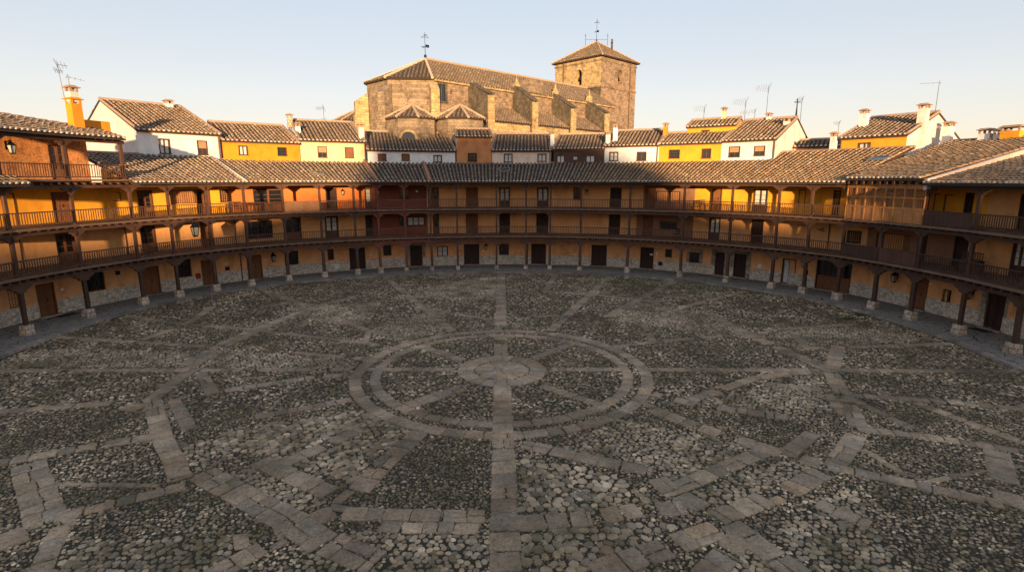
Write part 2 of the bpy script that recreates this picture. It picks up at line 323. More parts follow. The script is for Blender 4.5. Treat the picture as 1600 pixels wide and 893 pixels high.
bl(1.2,(319,742),(454,814),(498,843),(575,874)); bl(.9,(513,802),(440,830),(379,845)); bl(.95,(238,624),(250,672)); bl(.7,(272,626),(296,668)); bl(.9,(250,675),(283,745),(319,742))
bl(.85,(240,622),(268,600),(293,582)); bl(.75,(314,584),(332,614)); bl(.55,(332,613),(487,590),(540,586)); bl(.65,(401,651),(547,625)); bl(.8,(420,735),(500,700),(560,672))
bl(.65,(95,808),(282,761)); bl(1.25,(45,728),(72,812)); bl(.75,(-20,727),(141,698),(250,681)); bl(.65,(-60,648),(170,630)); bl(1.2,(-40,862),(95,815)); bl(.25,(82,757),(246,759))
bl(.5,(88,526),(206,534),(340,543)); bl(.5,(196,494),(291,507),(390,514),(425,519),(580,537)); bl(.6,(224,530),(291,507),(330,480)); bl(1.3,(291,574),(340,543),(415,509)); bl(.9,(415,509),(487,481),(560,462))
bl(.6,(407,452),(487,480)); bl(.4,(410,481),(457,471)); bl(.45,(462,551),(562,560)); bl(.45,(570,535),(577,517)); bl(.5,(522,495),(577,517),(610,525)); bl(.4,(650,480),(768,500)); bl(.4,(795,500),(870,492))
bl(1.0,(200,640),(238,624)); bl(1.0,(200,640),(262,601)); bl(.7,(60,900),(100,812)); bl(.9,(330,900),(400,862),(470,822)); bl(.9,(1100,900),(1130,870),(1160,835))
RINGS=[(5.36,5.84),(6.14,6.70)]
def band_mask(P,pad=0.):
    m=np.zeros(len(P),bool)
    for a,b,w in BANDS:
        d=b-a;L2=(d**2).sum();t=np.clip(((P-a)@d)/L2,0,1);dist=np.hypot(*(P-a-t[:,None]*d).T); m|=dist<w/2+pad
    r=np.hypot(*(P-G0).T); m|=r<2.05+pad
    for r0,r1 in RINGS: m|=(r>r0-pad)&(r<r1+pad)
    return m
def inkerb(P,pad=0.):
    d=P-np.array([CX,CY]); a=np.degrees(np.arctan2(d[:,0],d[:,1])); r=np.hypot(*d.T); rkv=np.interp(a,AA,RR)+np.interp(a,KA,KO)
    return r<rkv-pad
slabs=[];placed=[]
SPAL=[(0.383,0.285,0.195),(0.343,0.257,0.176),(0.414,0.298,0.198),(0.343,0.269,0.195),(0.444,0.319,0.208),(0.374,0.265,0.176),(0.313,0.240,0.170),(0.404,0.277,0.170)]
def slab(c4,z):
    """one worn slab from four corners, outline chipped"""
    c4=np.array(c4); ce=c4.mean(0); c4=c4+RNG.normal(0,.014,(4,2)); q=[]
    for i in range(4): a,b=c4[i],c4[(i+1)%4]; q+= [a+(b-a)*.07,a+(b-a)*.5+RNG.normal(0,.012,2),a+(b-a)*.93]
    q=np.array(q); tl=RNG.normal(0,.008,2); zz=lambda p:z+(p-ce)@tl
    lo=np.c_[q,np.full(12,-.03)]; md=np.c_[ce+(q-ce)*.985,zz(q)-.014]; hi=np.c_[ce+(q-ce)*.92,zz(q)+RNG.normal(0,.002,12)]
    slabs.append(np.concatenate([lo,md,hi])); scol.append(np.array(SPAL[RNG.integers(len(SPAL))])*RNG.uniform(.74,1.12))
scol=[]
def prior(p,k):
    r=np.hypot(*(p-G0)); 
    if r<2.05 or any(r0<r<r1 for r0,r1 in RINGS): return True
    for a,b,w in BANDS[:k]:
        d=b-a;t=np.clip(((p-a)@d)/(d@d),0,1)
        if np.hypot(*(p-a-t*d))<w/2-.02: return True
    return False
for k,(a,b,w) in enumerate(BANDS):
    d=b-a;L=np.hypot(*d);d=d/L;n=np.array([-d[1],d[0]]);s=0.
    a0=-w*.2
    s=a0
    while s<L+w*.2:
        l=RNG.uniform(.36,.85) if w>.5 else RNG.uniform(.3,.7)
        e=min(s+l,L+w*.3); sk=RNG.normal(0,.03)
        rr_=RNG.random(); rows=[(-.5,.5)] if w<.5 or (w<.8 and rr_<.72) or rr_<.2 else ([(-.5,RNG.uniform(-.15,.15)),(0,.5)] if w<.98 else [(-.5,RNG.uniform(-.24,-.1)),(0,RNG.uniform(.1,.24)),(0,.5)])
        for i_ in range(1,len(rows)): rows[i_]=(rows[i_-1][1],rows[i_][1])
        for (u0,u1) in rows:
            ee=e
            cen=a+d*(s+ee)/2+n*(u0+u1)/2*w
            if prior(cen,k) or not inkerb(cen[None],.1)[0]: continue
            if RNG.random()<.05: continue
            g=.014; q=[a+d*(s+g)+n*(u0*w+g)+d*sk,a+d*(ee-g)+n*(u0*w+g)+d*sk,a+d*(ee-g)+n*(u1*w-g),a+d*(s+g)+n*(u1*w-g)]
            slab(q,.04+RNG.normal(0,.004))
        s=e
        if e>=L+w*.2: break
def ringslabs(r0,r1,n,off=0.):
    q=off
    for i in range(n):
        dq=2*PI/n*RNG.uniform(.75,1.25); e=min(q+dq,off+2*PI) if i<n-1 else off+2*PI; g=.014
        if e-q>.02:
            P=lambda r,t:G0+np.array([math.sin(t),math.cos(t)])*r
            slab([P(r0+g,q+g/r1),P(r0+g,e-g/r1),P(r1-g,e-g/r1),P(r1-g,q+g/r1)],.04+RNG.normal(0,.004))
        q=e
ringslabs(.05,1.25,11,.2); ringslabs(1.27,2.05,18); ringslabs(5.36,5.84,52); ringslabs(6.14,6.70,58)
SF=[(i,(i+1)%12,12+(i+1)%12,12+i) for i in range(12)]+[(12+i,12+(i+1)%12,24+(i+1)%12,24+i) for i in range(12)]+[tuple(range(24,36))]
o=inst("paving_slabs",np.array(slabs),SF,np.array(scol),"slab",PZ); o['kind']="structure"
# cobble regions: polygons of coarser stones on the ground plane
def poly(*p): return np.array([gnd(*q) for q in p])
LARGE=[poly((815,712),(940,735),(1050,785),(1040,797),(813,815)),poly((813,835),(990,812),(1090,822),(940,885),(830,905),(818,905)),poly((380,668),(560,640),(655,672),(536,768),(410,718),(300,690))]
MED=[poly((545,828),(788,828),(790,905),(430,905)),poly((950,648),(1195,700),(1060,758),(880,700)),poly((1080,628),(1270,590),(1320,640),(1225,652)),poly((420,730),(530,778),(450,806),(330,740)),poly((1070,770),(1230,715),(1290,735),(1130,800)),poly((1200,830),(1330,760),(1420,905),(1120,905)),
 poly((560,520),(690,480),(700,515),(620,535)),poly((700,440),(775,430),(778,470),(640,465)),poly((60,545),(330,548),(290,572),(-50,575)),poly((340,545),(560,562),(545,575),(300,575)),poly((140,840),(400,840),(360,905),(60,905)),poly((1180,520),(1330,510),(1480,532),(1262,540)),poly((995,470),(1120,490),(1180,530),(950,500)),poly((450,480),(600,470),(570,512),(480,500)),poly((280,690),(430,680),(320,735),(285,735))]
def inpoly(P,Q):
    x,y=P[:,0],P[:,1]; r=np.zeros(len(P),bool)
    for (x0,y0),(x1,y1) in zip(Q,np.roll(Q,-1,0)):
        c=((y0>y)!=(y1>y)); xx=(x1-x0)*(y-y0)/(y1-y0+1e-12)+x0; r^=c&(x<xx)
    return r
def hexgrid(sp,x0,x1,y0,y1,jit):
    ys=np.arange(y0,y1,sp*.866); xs=np.arange(x0,x1,sp); X,Y=np.meshgrid(xs,ys); X=X+(np.arange(len(ys))%2)[:,None]*sp/2
    P=np.c_[X.ravel(),Y.ravel()]; return P+RNG.uniform(-jit,jit,P.shape)*sp
def cobbles(P,sp,rad,h,pal,name,nside=7,keep=1.,squash=.3):
    if keep<1: P=P[RNG.random(len(P))<keep]
    n=len(P); th=np.linspace(0,2*PI,nside,endpoint=False)[None]+RNG.uniform(0,6,(n,1))
    r=rad*RNG.uniform(.62,1.18,(n,1))*RNG.uniform(.86,1.1,(n,nside)); el=RNG.uniform(1-squash,1,(n,1)); rot=RNG.uniform(0,PI,(n,1))
    x=np.cos(th)*r;y=np.sin(th)*r*el; X=x*np.cos(rot)-y*np.sin(rot); Y=x*np.sin(rot)+y*np.cos(rot)
    hh=h*RNG.uniform(.4,1.3,(n,1)); tl=RNG.normal(0,.06,(n,2))
    def ring(k,z): 
        xx=X*k; yy=Y*k; return np.stack([P[:,:1]+xx,P[:,1:]+yy,z+xx*tl[:,:1]+yy*tl[:,1:]],-1)
    V=np.concatenate([ring(1,np.full((n,1),-.012)+0*X),ring(.9,hh*.55+0*X),ring(.58,hh+0*X)],1)
    k=nside; F=[(i,(i+1)%k,k+(i+1)%k,k+i) for i in range(k)]+[(k+i,k+(i+1)%k,2*k+(i+1)%k,2*k+i) for i in range(k)]+[tuple(range(2*k,3*k))]
    pal=np.array(pal); c=pal[RNG.integers(len(pal),size=n)]*RNG.uniform(.7,1.25,(n,1))
    o=inst(name,V,F,c,"cobble",PZ,None,nside>5); o['kind']="structure"
PG=[(0.352,0.265,0.179),(0.426,0.318,0.213),(0.288,0.225,0.156),(0.478,0.353,0.226),(0.393,0.273,0.166),(0.244,0.190,0.133),(0.553,0.418,0.279),(0.340,0.273,0.199)]
PF=[(0.295,0.214,0.137),(0.358,0.261,0.169),(0.211,0.154,0.099),(0.442,0.321,0.204),(0.284,0.189,0.108),(0.632,0.479,0.319),(0.158,0.115,0.071),(0.242,0.185,0.124)]
def region(P):
    L=np.zeros(len(P),bool); M=L.copy()
    for q in LARGE: L|=inpoly(P,q)
    for q in MED: M|=inpoly(P,q)
    return L,M&~L
P=hexgrid(.26,-16,16,5,25,.2); P=P[inkerb(P,.15)&~band_mask(P,.05)]; L,M=region(P); cobbles(P[L],.26,.152,.04,PG,"cobbles",9,1,.35); Q=hexgrid(.09,-16,16,5,25,.4); Q=Q[inkerb(Q,.1)&~band_mask(Q,.02)]; L,M=region(Q); cobbles(Q[L],.09,.05,.02,PF,'pebbles',5,.55,.5)
P=hexgrid(.17,-28,28,5,52,.26); P=P[inkerb(P,.1)&~band_mask(P,.02)]; L,M=region(P); cobbles(P[M],.17,.1,.028,PG,"cobbles",7)
# mid ring band between the two rings of slabs plus scattered coarse patches
for (sp,rad,h,y0,y1,ns) in ((.115,.064,.024,5,19,6),(.155,.09,.026,19,32,6),(.2,.118,.03,32,51.5,5)):
    P=hexgrid(sp,-28,28,y0,y1,.36); P=P[inkerb(P,.08)]; L,M=region(P); bm_=band_mask(P,.0); P=P[~((L|M)&~band_mask(P,.06))]
    cobbles(P,sp,rad,h*.85,PF,"pebbles",ns,.92,.5)
print("ground built")
#HOUSES#
# ------------------------------------------------------------ openings
OPEN={}
for row in [
('A', 'win', -78.46, 0.59, 1.17, 2.17) ,
('B', 'doorb', -74.78, 1.09, -0.03, 2.13) ,
('B', 'wing', -68.69, 1.22, 1.17, 2.42) ,
('C', 'doorb', -61.18, 1.26, 0.12, 2.24) ,
('C', 'wing', -56.57, 1.16, 1.1, 2.44) ,
('C', 'doorb', -52.81, 1.16, -0.01, 2.25) ,
('D', 'doorb', -45.75, 1.25, 0.06, 2.14) ,
('D', 'wing', -39.64, 1.13, 0.9, 2.26) ,
('D', 'win', -32.96, 0.51, 1.27, 2.21) ,
('D', 'doord', -28.2, 1.47, 0.01, 2.31) ,
('E', 'win', -22.59, 0.73, 1.37, 2.3) ,
('E', 'doord', -17.09, 1.18, -0.01, 1.95) ,
('F', 'winw', -11.93, 1.06, 1.05, 2.07) ,
('F', 'doord', -6.17, 1.53, -0.05, 2.13) ,
('F', 'win', 0.3, 0.96, 1.13, 2.17) ,
('F', 'doord', 7.18, 1.47, -0.02, 2.17) ,
('G', 'doord', 19.02, 1.5, 0.03, 2.18) ,
('G', 'doord', 28.05, 1.26, -0.13, 1.89) ,
('G', 'win', 32.0, 0.59, 1.42, 2.14) ,
('G', 'wins', 36.59, 0.92, 1.01, 2.0) ,
('G', 'doord', 41.03, 0.83, 0.02, 1.95) ,
('G', 'doord', 44.42, 1.08, -0.06, 1.89) ,
('G', 'doorg', 52.18, 1.11, 0.06, 2.04) ,
('H', 'gar', 58.8, 2.62, 0.01, 2.4) ,
('I', 'doorb', 71.11, 1.14, -0.24, 2.01) ,
('J', 'win', 74.85, 0.49, 1.06, 1.81) ,
('J', 'doord', 80.97, 1.04, -0.22, 1.89) ,
('A', 'door1', -77.71, 1.07, 3.25, 5.09) ,
('B', 'door1', -71.45, 1.19, 3.34, 5.13) ,
('B', 'door1', -64.7, 0.97, 3.22, 5.17) ,
('C', 'door1', -60.82, 1.07, 3.16, 5.1) ,
('C', 'doorb', -52.51, 0.97, 3.09, 5.11) ,
('D', 'winl', -44.56, 2.3, 3.58, 5.04) ,
('D', 'door1', -39.06, 1.45, 3.05, 5.07) ,
('D', 'doorw', -32.44, 1.18, 3.03, 5.12) ,
('D', 'doord', -25.31, 1.12, 3.04, 5.14) ,
('E', 'win', -19.71, 0.48, 4.16, 5.01) ,
('E', 'winw', -16.9, 1.71, 4.13, 4.99) ,
('F', 'door1', -13.05, 0.56, 3.09, 5.08) ,
('F', 'doorb', -6.02, 1.2, 3.03, 5.04) ,
('F', 'doord', 0.44, 1.08, 3.12, 5.15) ,
('F', 'doord', 7.88, 1.2, 3.14, 5.16) ,
('G', 'doord', 21.75, 1.1, 3.1, 5.07) ,
('G', 'doorb', 27.95, 0.95, 2.93, 4.85) ,
('G', 'win', 31.66, 1.58, 4.03, 4.68) ,
('G', 'doorw', 39.69, 0.99, 3.05, 4.91) ,
('G', 'doord', 46.69, 0.99, 3.11, 4.92) ,
('G', 'winw', 53.52, 1.13, 3.06, 4.98) ,
('H', 'lat', 61.05, 1.03, 3.94, 4.83) ,
('I', 'lat', 66.64, 2.35, 3.69, 4.85) ,
('I', 'doord', 70.62, 0.61, 3.12, 4.84) ,
('J', 'doord', 75.65, 0.87, 2.88, 4.63) ,
('J', 'doorw', 82.55, 0.84, 3.06, 4.69) ,
('A', 'door1', -77.25, 0.79, 5.88, 7.92) ,
('B', 'doorb', -71.22, 1.13, 5.91, 7.79) ,
('B', 'win', -64.23, 0.47, 7.06, 7.63) ,
('C', 'door1', -60.58, 1.05, 6.13, 7.77) ,
('C', 'lat', -55.38, 1.88, 6.72, 7.83) ,
('C', 'door1', -52.5, 1.05, 6.22, 7.71) ,
('C', 'lat', -48.6, 1.53, 6.71, 7.68) ,
('D', 'door1', -42.53, 2.5, 5.81, 7.8) ,
('D', 'doord', -32.18, 1.0, 5.76, 7.65) ,
('D', 'doorw', -25.11, 1.17, 5.79, 7.68) ,
('E', 'winr', -18.91, 1.08, 6.58, 7.66) ,
('F', 'door1', -13.4, 1.04, 5.76, 7.59) ,
('F', 'doorb', -5.94, 1.19, 5.73, 7.64) ,
('F', 'doorw', 0.45, 1.07, 5.71, 7.64) ,
('F', 'doorw', 7.89, 1.13, 5.72, 7.64) ,
('F', 'win', 14.47, 0.68, 6.55, 7.71) ,
('G', 'doord', 21.81, 1.09, 5.68, 7.67) ,
('G', 'doorb', 28.16, 0.95, 5.69, 7.51) ,
('G', 'lat', 31.32, 2.2, 6.48, 7.41) ,
('G', 'doorb', 39.74, 0.87, 5.81, 7.68) ,
('G', 'doorw', 46.75, 1.2, 5.62, 7.72) ,
('G', 'door1', 53.1, 0.54, 5.68, 7.66) ,
('H', 'lat', 58.08, 0.55, 5.91, 7.75) ,
('J', 'lat', 70.58, 0.67, 5.89, 7.46) ,
('J', 'lat', 71.79, 0.46, 6.25, 7.63) ,
('J', 'lat', 73.57, 0.89, 6.19, 7.58) ,
('J', 'doord', 75.73, 0.53, 5.52, 7.57) ,
('J', 'doord', 82.12, 0.5, 5.3, 7.49) ,
('B', 'door1', -70.77, 1.05, 8.58, 10.7) ,
]:
    h,t,a,w_,z0,z1=row
    lev=0 if z1<2.7 else 1 if z1<5.4 else 2 if z1<8.1 else 3
    if t in('door1','doorb','doord','doorw','doorg','gar'):
        z0=[.15,3.3,5.85,8.5][lev]; z1=[2.2,5.2,7.72,10.62][lev]
    elif lev==2: z1=min(z1,7.7)
    elif lev==1: z1=min(z1,5.2)
    if t=='gar': z1=2.42
    OPEN.setdefault((h,lev),[]).append((t,a,w_,z0,z1))
def opening(par,t,F,w,z0,z1,wall_d=.2):
    """door or window set into a wall opening. F: x along the wall, y towards the square, z up"""
    h=z1-z0; x=w/2
    isdoor=t.startswith('door') or t=='gar'
    fr=MB(); fw=.07 if isdoor else .06; yb=-.16
    fr.box(F,-x,-x+fw,yb,.03,z0,z1); fr.box(F,x-fw,x,yb,.03,z0,z1); fr.box(F,-x+fw,x-fw,yb,.028,z1-fw,z1)
    if not isdoor: fr.box(F,-x-.05,x+.05,yb,.06,z0-.05,z0)
    fmat={'doord':'timber_dark','doorb':'door_brown','doorg':'timber_dark','lat':'timber','winr':'timber_red','doorw':'timber'}.get(t,'timber_dark' if t in('wing','gar') else 'timber')
    nm='door' if isdoor else 'window'
    ix=x-fw; iz0=z0 if isdoor else z0+.0; iz1=z1-fw
    def leafpanels(m,xa,xb,za,zb,y):
        m.box(F,xa,xb,y-.05,y,za,zb)
        n=max(2,int((zb-za)/.55)); 
        for i in range(n):
            p0=za+.06+(zb-za-.06)*i/n; p1=za+(zb-za-.06)*(i+1)/n
            m.box(F,xa+.07,xb-.07,y,y+.018,p0+.03,p1-.02,None,.0)
    if t in('doord','doorb'):
        lf=MB(); 
        if w>.95: leafpanels(lf,-ix,-.008,iz0,iz1,-.08); leafpanels(lf,.008,ix,iz0,iz1,-.08)
        else: leafpanels(lf,-ix,ix,iz0,iz1,-.08)
        o=lf.build(nm,'door_dark' if t=='doord' else 'door_brown',par); fr.build('frame',fmat,o)
        k=MB(); k.tube(F(.1,-.06,z0+1.0),F(.1,-.01,z0+1.0),.025); k.box(F,.075,.125,-.064,-.05,z0+.9,z0+1.1); k.build('handle','iron',o); return o
    if t in('door1','doorw','doorg'):
        lf=MB(); gl=MB(); nl=2 if w>.75 else 1; zs=z0+(.62 if t!='doorg' else .1)
        for i in range(nl):
            xa=-ix+2*ix*i/nl+.006; xb=-ix+2*ix*(i+1)/nl-.006; s=.07
            lf.box(F,xa,xb,-.11,-.07,iz0,zs); lf.box(F,xa,xa+s,-.11,-.07,zs,iz1); lf.box(F,xb-s,xb,-.11,-.07,zs,iz1); lf.box(F,xa+s,xb-s,-.11,-.07,iz1-s,iz1)
            if t!='doorg':
                for q in (1,2): zz=zs+(iz1-s-zs)*q/3; lf.box(F,xa+s,xb-s,-.105,-.075,zz-.015,zz+.015)
            gl.box(F,xa+s,xb-s,-.1,-.09,zs,iz1-s)
            if zs>z0+.3: lf.box(F,xa+.08,xb-.08,-.07,-.055,iz0+.08,zs-.08)
        o=lf.build(nm,{'door1':'door_brown','doorw':'timber','doorg':'grey_metal'}[t],par); fr.build('frame',fmat,o)
        gl.build('pane','curtain' if t in('doorw','doorg') else 'glass',o)
        return o
    if t=='gar':
        o=fr.build('door','timber_dark',par); lf=MB(); leaf=MB()
        for i in range(int(w/.14)):
            xa=-ix+2*ix*i/int(w/.14); leaf.box(F,xa+.004,xa+.135,-.12,-.08,iz0,z0+1.0)
        leaf.box(F,-ix,ix,-.08,-.05,z0+.95,z0+1.08); leaf.build('shutter','door_brown',o)
        lf.box(F,-ix,ix,-.14,-.12,z0+1.0,iz1); lf.build('pane','glass',o)
        q=MB(); 
        for i in range(1,5): xx=-ix+2*ix*i/5; q.box(F,xx-.03,xx+.03,-.12,-.07,z0+1.08,iz1)
        q.build('mullion','timber_dark',o); return o
    if t=='lat':
        o=fr.build('window','timber',par); q=MB(); n=max(2,int(w/.16)); k=max(3,int(h/.16))
        for i in range(1,n): xx=-ix+2*ix*i/n; q.box(F,xx-.018,xx+.018,-.06,-.03,z0,iz1)
        for i in range(1,k): zz=z0+(iz1-z0)*i/k; q.box(F,-ix,ix,-.045,-.015,zz-.018,zz+.018)
        q.build('lattice','timber_light',o); g=MB(); g.box(F,-ix,ix,-.15,-.13,z0,iz1); g.build('pane','glass' if w<1.8 else 'ochre_tan',o); return o
    # windows
    o=fr.build('window',fmat,par); g=MB(); g.box(F,-ix,ix,-.12,-.11,z0,iz1); g.build('pane','curtain' if t=='winw' else 'glass',o)
    s=MB(); nl=1 if w<.62 else 2 if w<1.4 else 3 if w<2 else 4
    for i in range(nl):
        xa=-ix+2*ix*i/nl; xb=-ix+2*ix*(i+1)/nl; e=.045
        s.box(F,xa,xa+e,-.11,-.07,z0,iz1); s.box(F,xb-e,xb,-.11,-.07,z0,iz1); s.box(F,xa+e,xb-e,-.11,-.07,iz1-e,iz1); s.box(F,xa+e,xb-e,-.11,-.07,z0,z0+e)
        if h>.8: zz=(z0+iz1)/2; s.box(F,xa+e,xb-e,-.1,-.08,zz-.014,zz+.014)
    s.build('sash',fmat,o)
    if t=='wing' or (t=='win' and z1<2.7):
        gr=MB(); n=max(3,int(w/.13))
        for i in range(n+1): xx=-x+2*x*i/n; gr.bar(F(xx,.09,z0-.03),F(xx,.09,z1+.02),.016)
        for q in (.12,.5,.88): zz=z0+h*q; gr.bar(F(-x-.02,.09,zz),F(x+.02,.09,zz),.016)
        for sx in(-x,x):
            for q in(.12,.88): gr.bar(F(sx,.0,z0+h*q),F(sx,.09,z0+h*q),.016)
        gr.build('grille','iron',o)
    if t=='wins':
        st=MB(); st.box(F,-x-.3,-x-.003,-.02,.05,z0-.3,z1+.28); st.box(F,x+.003,x+.3,-.02,.05,z0-.3,z1+.28); st.box(F,-x-.003,x+.003,-.02,.05,z1+.003,z1+.28); st.box(F,-x-.003,x+.003,-.02,.048,z0-.3,z0-.055); st.build('stone_surround','surround',o)
    if t=='blind':
        b=MB(); zz=z0+h*.45
        for i in range(9): q=zz+(iz1-zz)*i/9; b.box(F,-ix,ix,-.06,-.045,q,q+(iz1-zz)/9-.008)
        b.box(F,-ix,ix,-.065,-.055,zz,iz1); b.build('blind','blind',o)
    if t=='shut':
        b=MB()
        for i in range(8): q=z0+(iz1-z0)*i/8; b.box(F,-ix,ix,-.06,-.04,q,q+(iz1-z0)/8-.01)
        b.box(F,-ix,ix,-.068,-.06,z0,iz1); b.build('shutter','door_brown',o)
    return o
def arc_wall(par,name,mat,a0,a1,off,z0,z1,holes,step=1.6,depth=.24,back=True):
    """curved wall face with real holes; holes: (angle, width, z0, z1)"""
    hs=[]
    for (a,w_,h0,h1) in holes:
        da=math.degrees(w_/2/(rp(a)+off)); hs.append((a-da,a+da,h0,h1))
    A=sorted(set([a0,a1]+[round(q,4) for h in hs for q in h[:2] if a0<q<a1]+list(np.arange(math.ceil(a0/step)*step,a1,step))))
    Z=sorted(set([z0,z1]+[q for h in hs for q in h[2:] if z0<q<z1]))
    m=MB()
    for i in range(len(A)-1):
        if A[i+1]-A[i]<1e-4: continue
        am=(A[i]+A[i+1])/2
        for j in range(len(Z)-1):
            zm=(Z[j]+Z[j+1])/2
            if any(h[0]<am<h[1] and h[2]<zm<h[3] for h in hs): continue
            m.add([pt(A[i],off,Z[j]),pt(A[i+1],off,Z[j]),pt(A[i+1],off,Z[j+1]),pt(A[i],off,Z[j+1])],[(0,1,2,3)])
    for h in hs:
        b0,b1=max(h[0],a0),min(h[1],a1)
        if b1<=b0: continue
        h=(h[0],h[1],max(h[2],z0),min(h[3],z1))
        for q in (b0,b1): m.add([pt(q,off,h[2]),pt(q,off+depth,h[2]),pt(q,off+depth,h[3]),pt(q,off,h[3])],[(0,1,2,3)])
        if h[3]<z1 or back: m.add([pt(b0,off,h[3]),pt(b1,off,h[3]),pt(b1,off+depth,h[3]),pt(b0,off+depth,h[3])],[(0,1,2,3)])
        m.add([pt(b0,off,h[2]),pt(b1,off,h[2]),pt(b1,off+depth,h[2]),pt(b0,off+depth,h[2])],[(0,1,2,3)])
        if back: m.add([pt(b0,off+depth,h[2]),pt(b1,off+depth,h[2]),pt(b1,off+depth,h[3]),pt(b0,off+depth,h[3])],[(0,1,2,3)])
    return m.build(name,mat,par)

POSTS=[-98.5,-90.3,-82.2,-73.9,-65.9,-60.4,-54.6,-48.7,-42.2,-35.8,-29.6,-25.1,-19.9,-14.7,-9.3,-1.1,5.0,10.0,16.2,25.8,36.0,44.5,52.3,57.5,62.9,68.9,74.9,82.1,89.7,94.0]
HOUSES={ # key: a0,a1,label, timber, levels walls
 'A':(-98.5,-82.2,"ochre arcaded house with a low tiled canopy at the left edge of the square"),
 'B':(-82.2,-65.9,"four storey arcaded house with an orange brick top gallery"),
 'C':(-65.9,-48.7,"yellow arcaded house with lattice windows under the big white upper house"),
 'D':(-48.7,-25.1,"ochre arcaded house with orange red top gallery and a boarded parapet"),
 'E':(-25.1,-14.7,"narrow arcaded house with dark red painted galleries"),
 'F':(-14.7,16.2,"ochre arcaded house straight across the square with a blue skylight in its roof"),
 'G':(16.2,52.3,"long arcaded house with brown recessed bay and yellow sunlit top gallery"),
 'H':(52.3,62.9,"arcaded house with a wide dark garage door and reddish upper posts"),
 'I':(62.9,74.9,"arcaded house whose top gallery is closed by an orange wooden lattice screen"),
 'J':(74.9,94.0,"arcaded house at the right edge with a big sloping sunlit roof")}
BOARD={('D',2):[(-42.2,-35.8,'timber_light')],('H',1):[(62.8,68.9,'timber')],('I',1):[(62.9,68.9,'timber_dark'),(68.9,74.9,'timber')],('I',2):[(68.9,74.9,'board_orange'),(62.9,68.9,'board_orange')],('J',2):[(74.9,82.1,'timber_dark')]}
WALLS={ # (house,level): list of (a0,a1,mat)
 ('A',1):'ochre_tan',('A',2):'ochre_sunlit',('A',3):'brick',('B',1):'ochre_tan',('B',2):'ochre_sunlit',('B',3):'brick',
 ('C',1):'ochre_tan',('C',2):'ochre_sunlit',('D',1):'ochre_tan',('D',2):'orange_red',('E',1):'red_stucco',('E',2):'red_stucco',
 ('F',1):'ochre_tan',('F',2):'ochre_tan',('G',1):[(16.2,25.8,'ochre_tan'),(25.8,36.,'brown_stucco'),(36.,52.3,'ochre_tan')],('G',2):[(16.2,26.9,'ochre_tan'),(26.9,36.,'brown_stucco'),(36.,52.3,'ochre_sunlit')],
 ('H',1):'ochre_tan',('H',2):'ochre_sunlit',('I',1):'brown_stucco',('I',2):'ochre_sunlit',('J',1):'ochre_tan',('J',2):[(74.9,78.,'ochre_sunlit'),(78.,94.0,'ochre_tan')]}
FL=[.13,3.3,5.85,8.5]; BEAM=[2.82,5.45,7.98,10.72]
STONE_D=[-17.09,44.42,41.03,80.97]
def ridge_of(k,a):
    if k=='I': return 12.,11.35
    if k=='J': return 12.,10.95
    if k=='H' or (k=='G' and a>46.2): return 7.3,10.8
    return 5.45,(10.35 if k=='C' else 10.12)
def top4(a): return float(np.interp(a,[-98,-84,-66],[3.9,3.6,2.4])),float(np.interp(a,[-98,-84,-66],[12.8,12.5,11.7]))
def eave_of(k): return 8.52 if k=='I' else 8.25
def bracket(mb,F,z,w,L,d=.16):
    """double-armed timber corbel under a beam"""
    prof=[(-L,z),(L,z),(L,z-d*.45),(L*.82,z-d*.6),(L*.72,z-d),(L*.5,z-d*1.15),(L*.38,z-d*1.9),(-L*.38,z-d*1.9),(-L*.5,z-d*1.15),(-L*.72,z-d),(-L*.82,z-d*.6),(-L,z-d*.45)]
    mb.prismz(F,prof,-w/2,w/2)
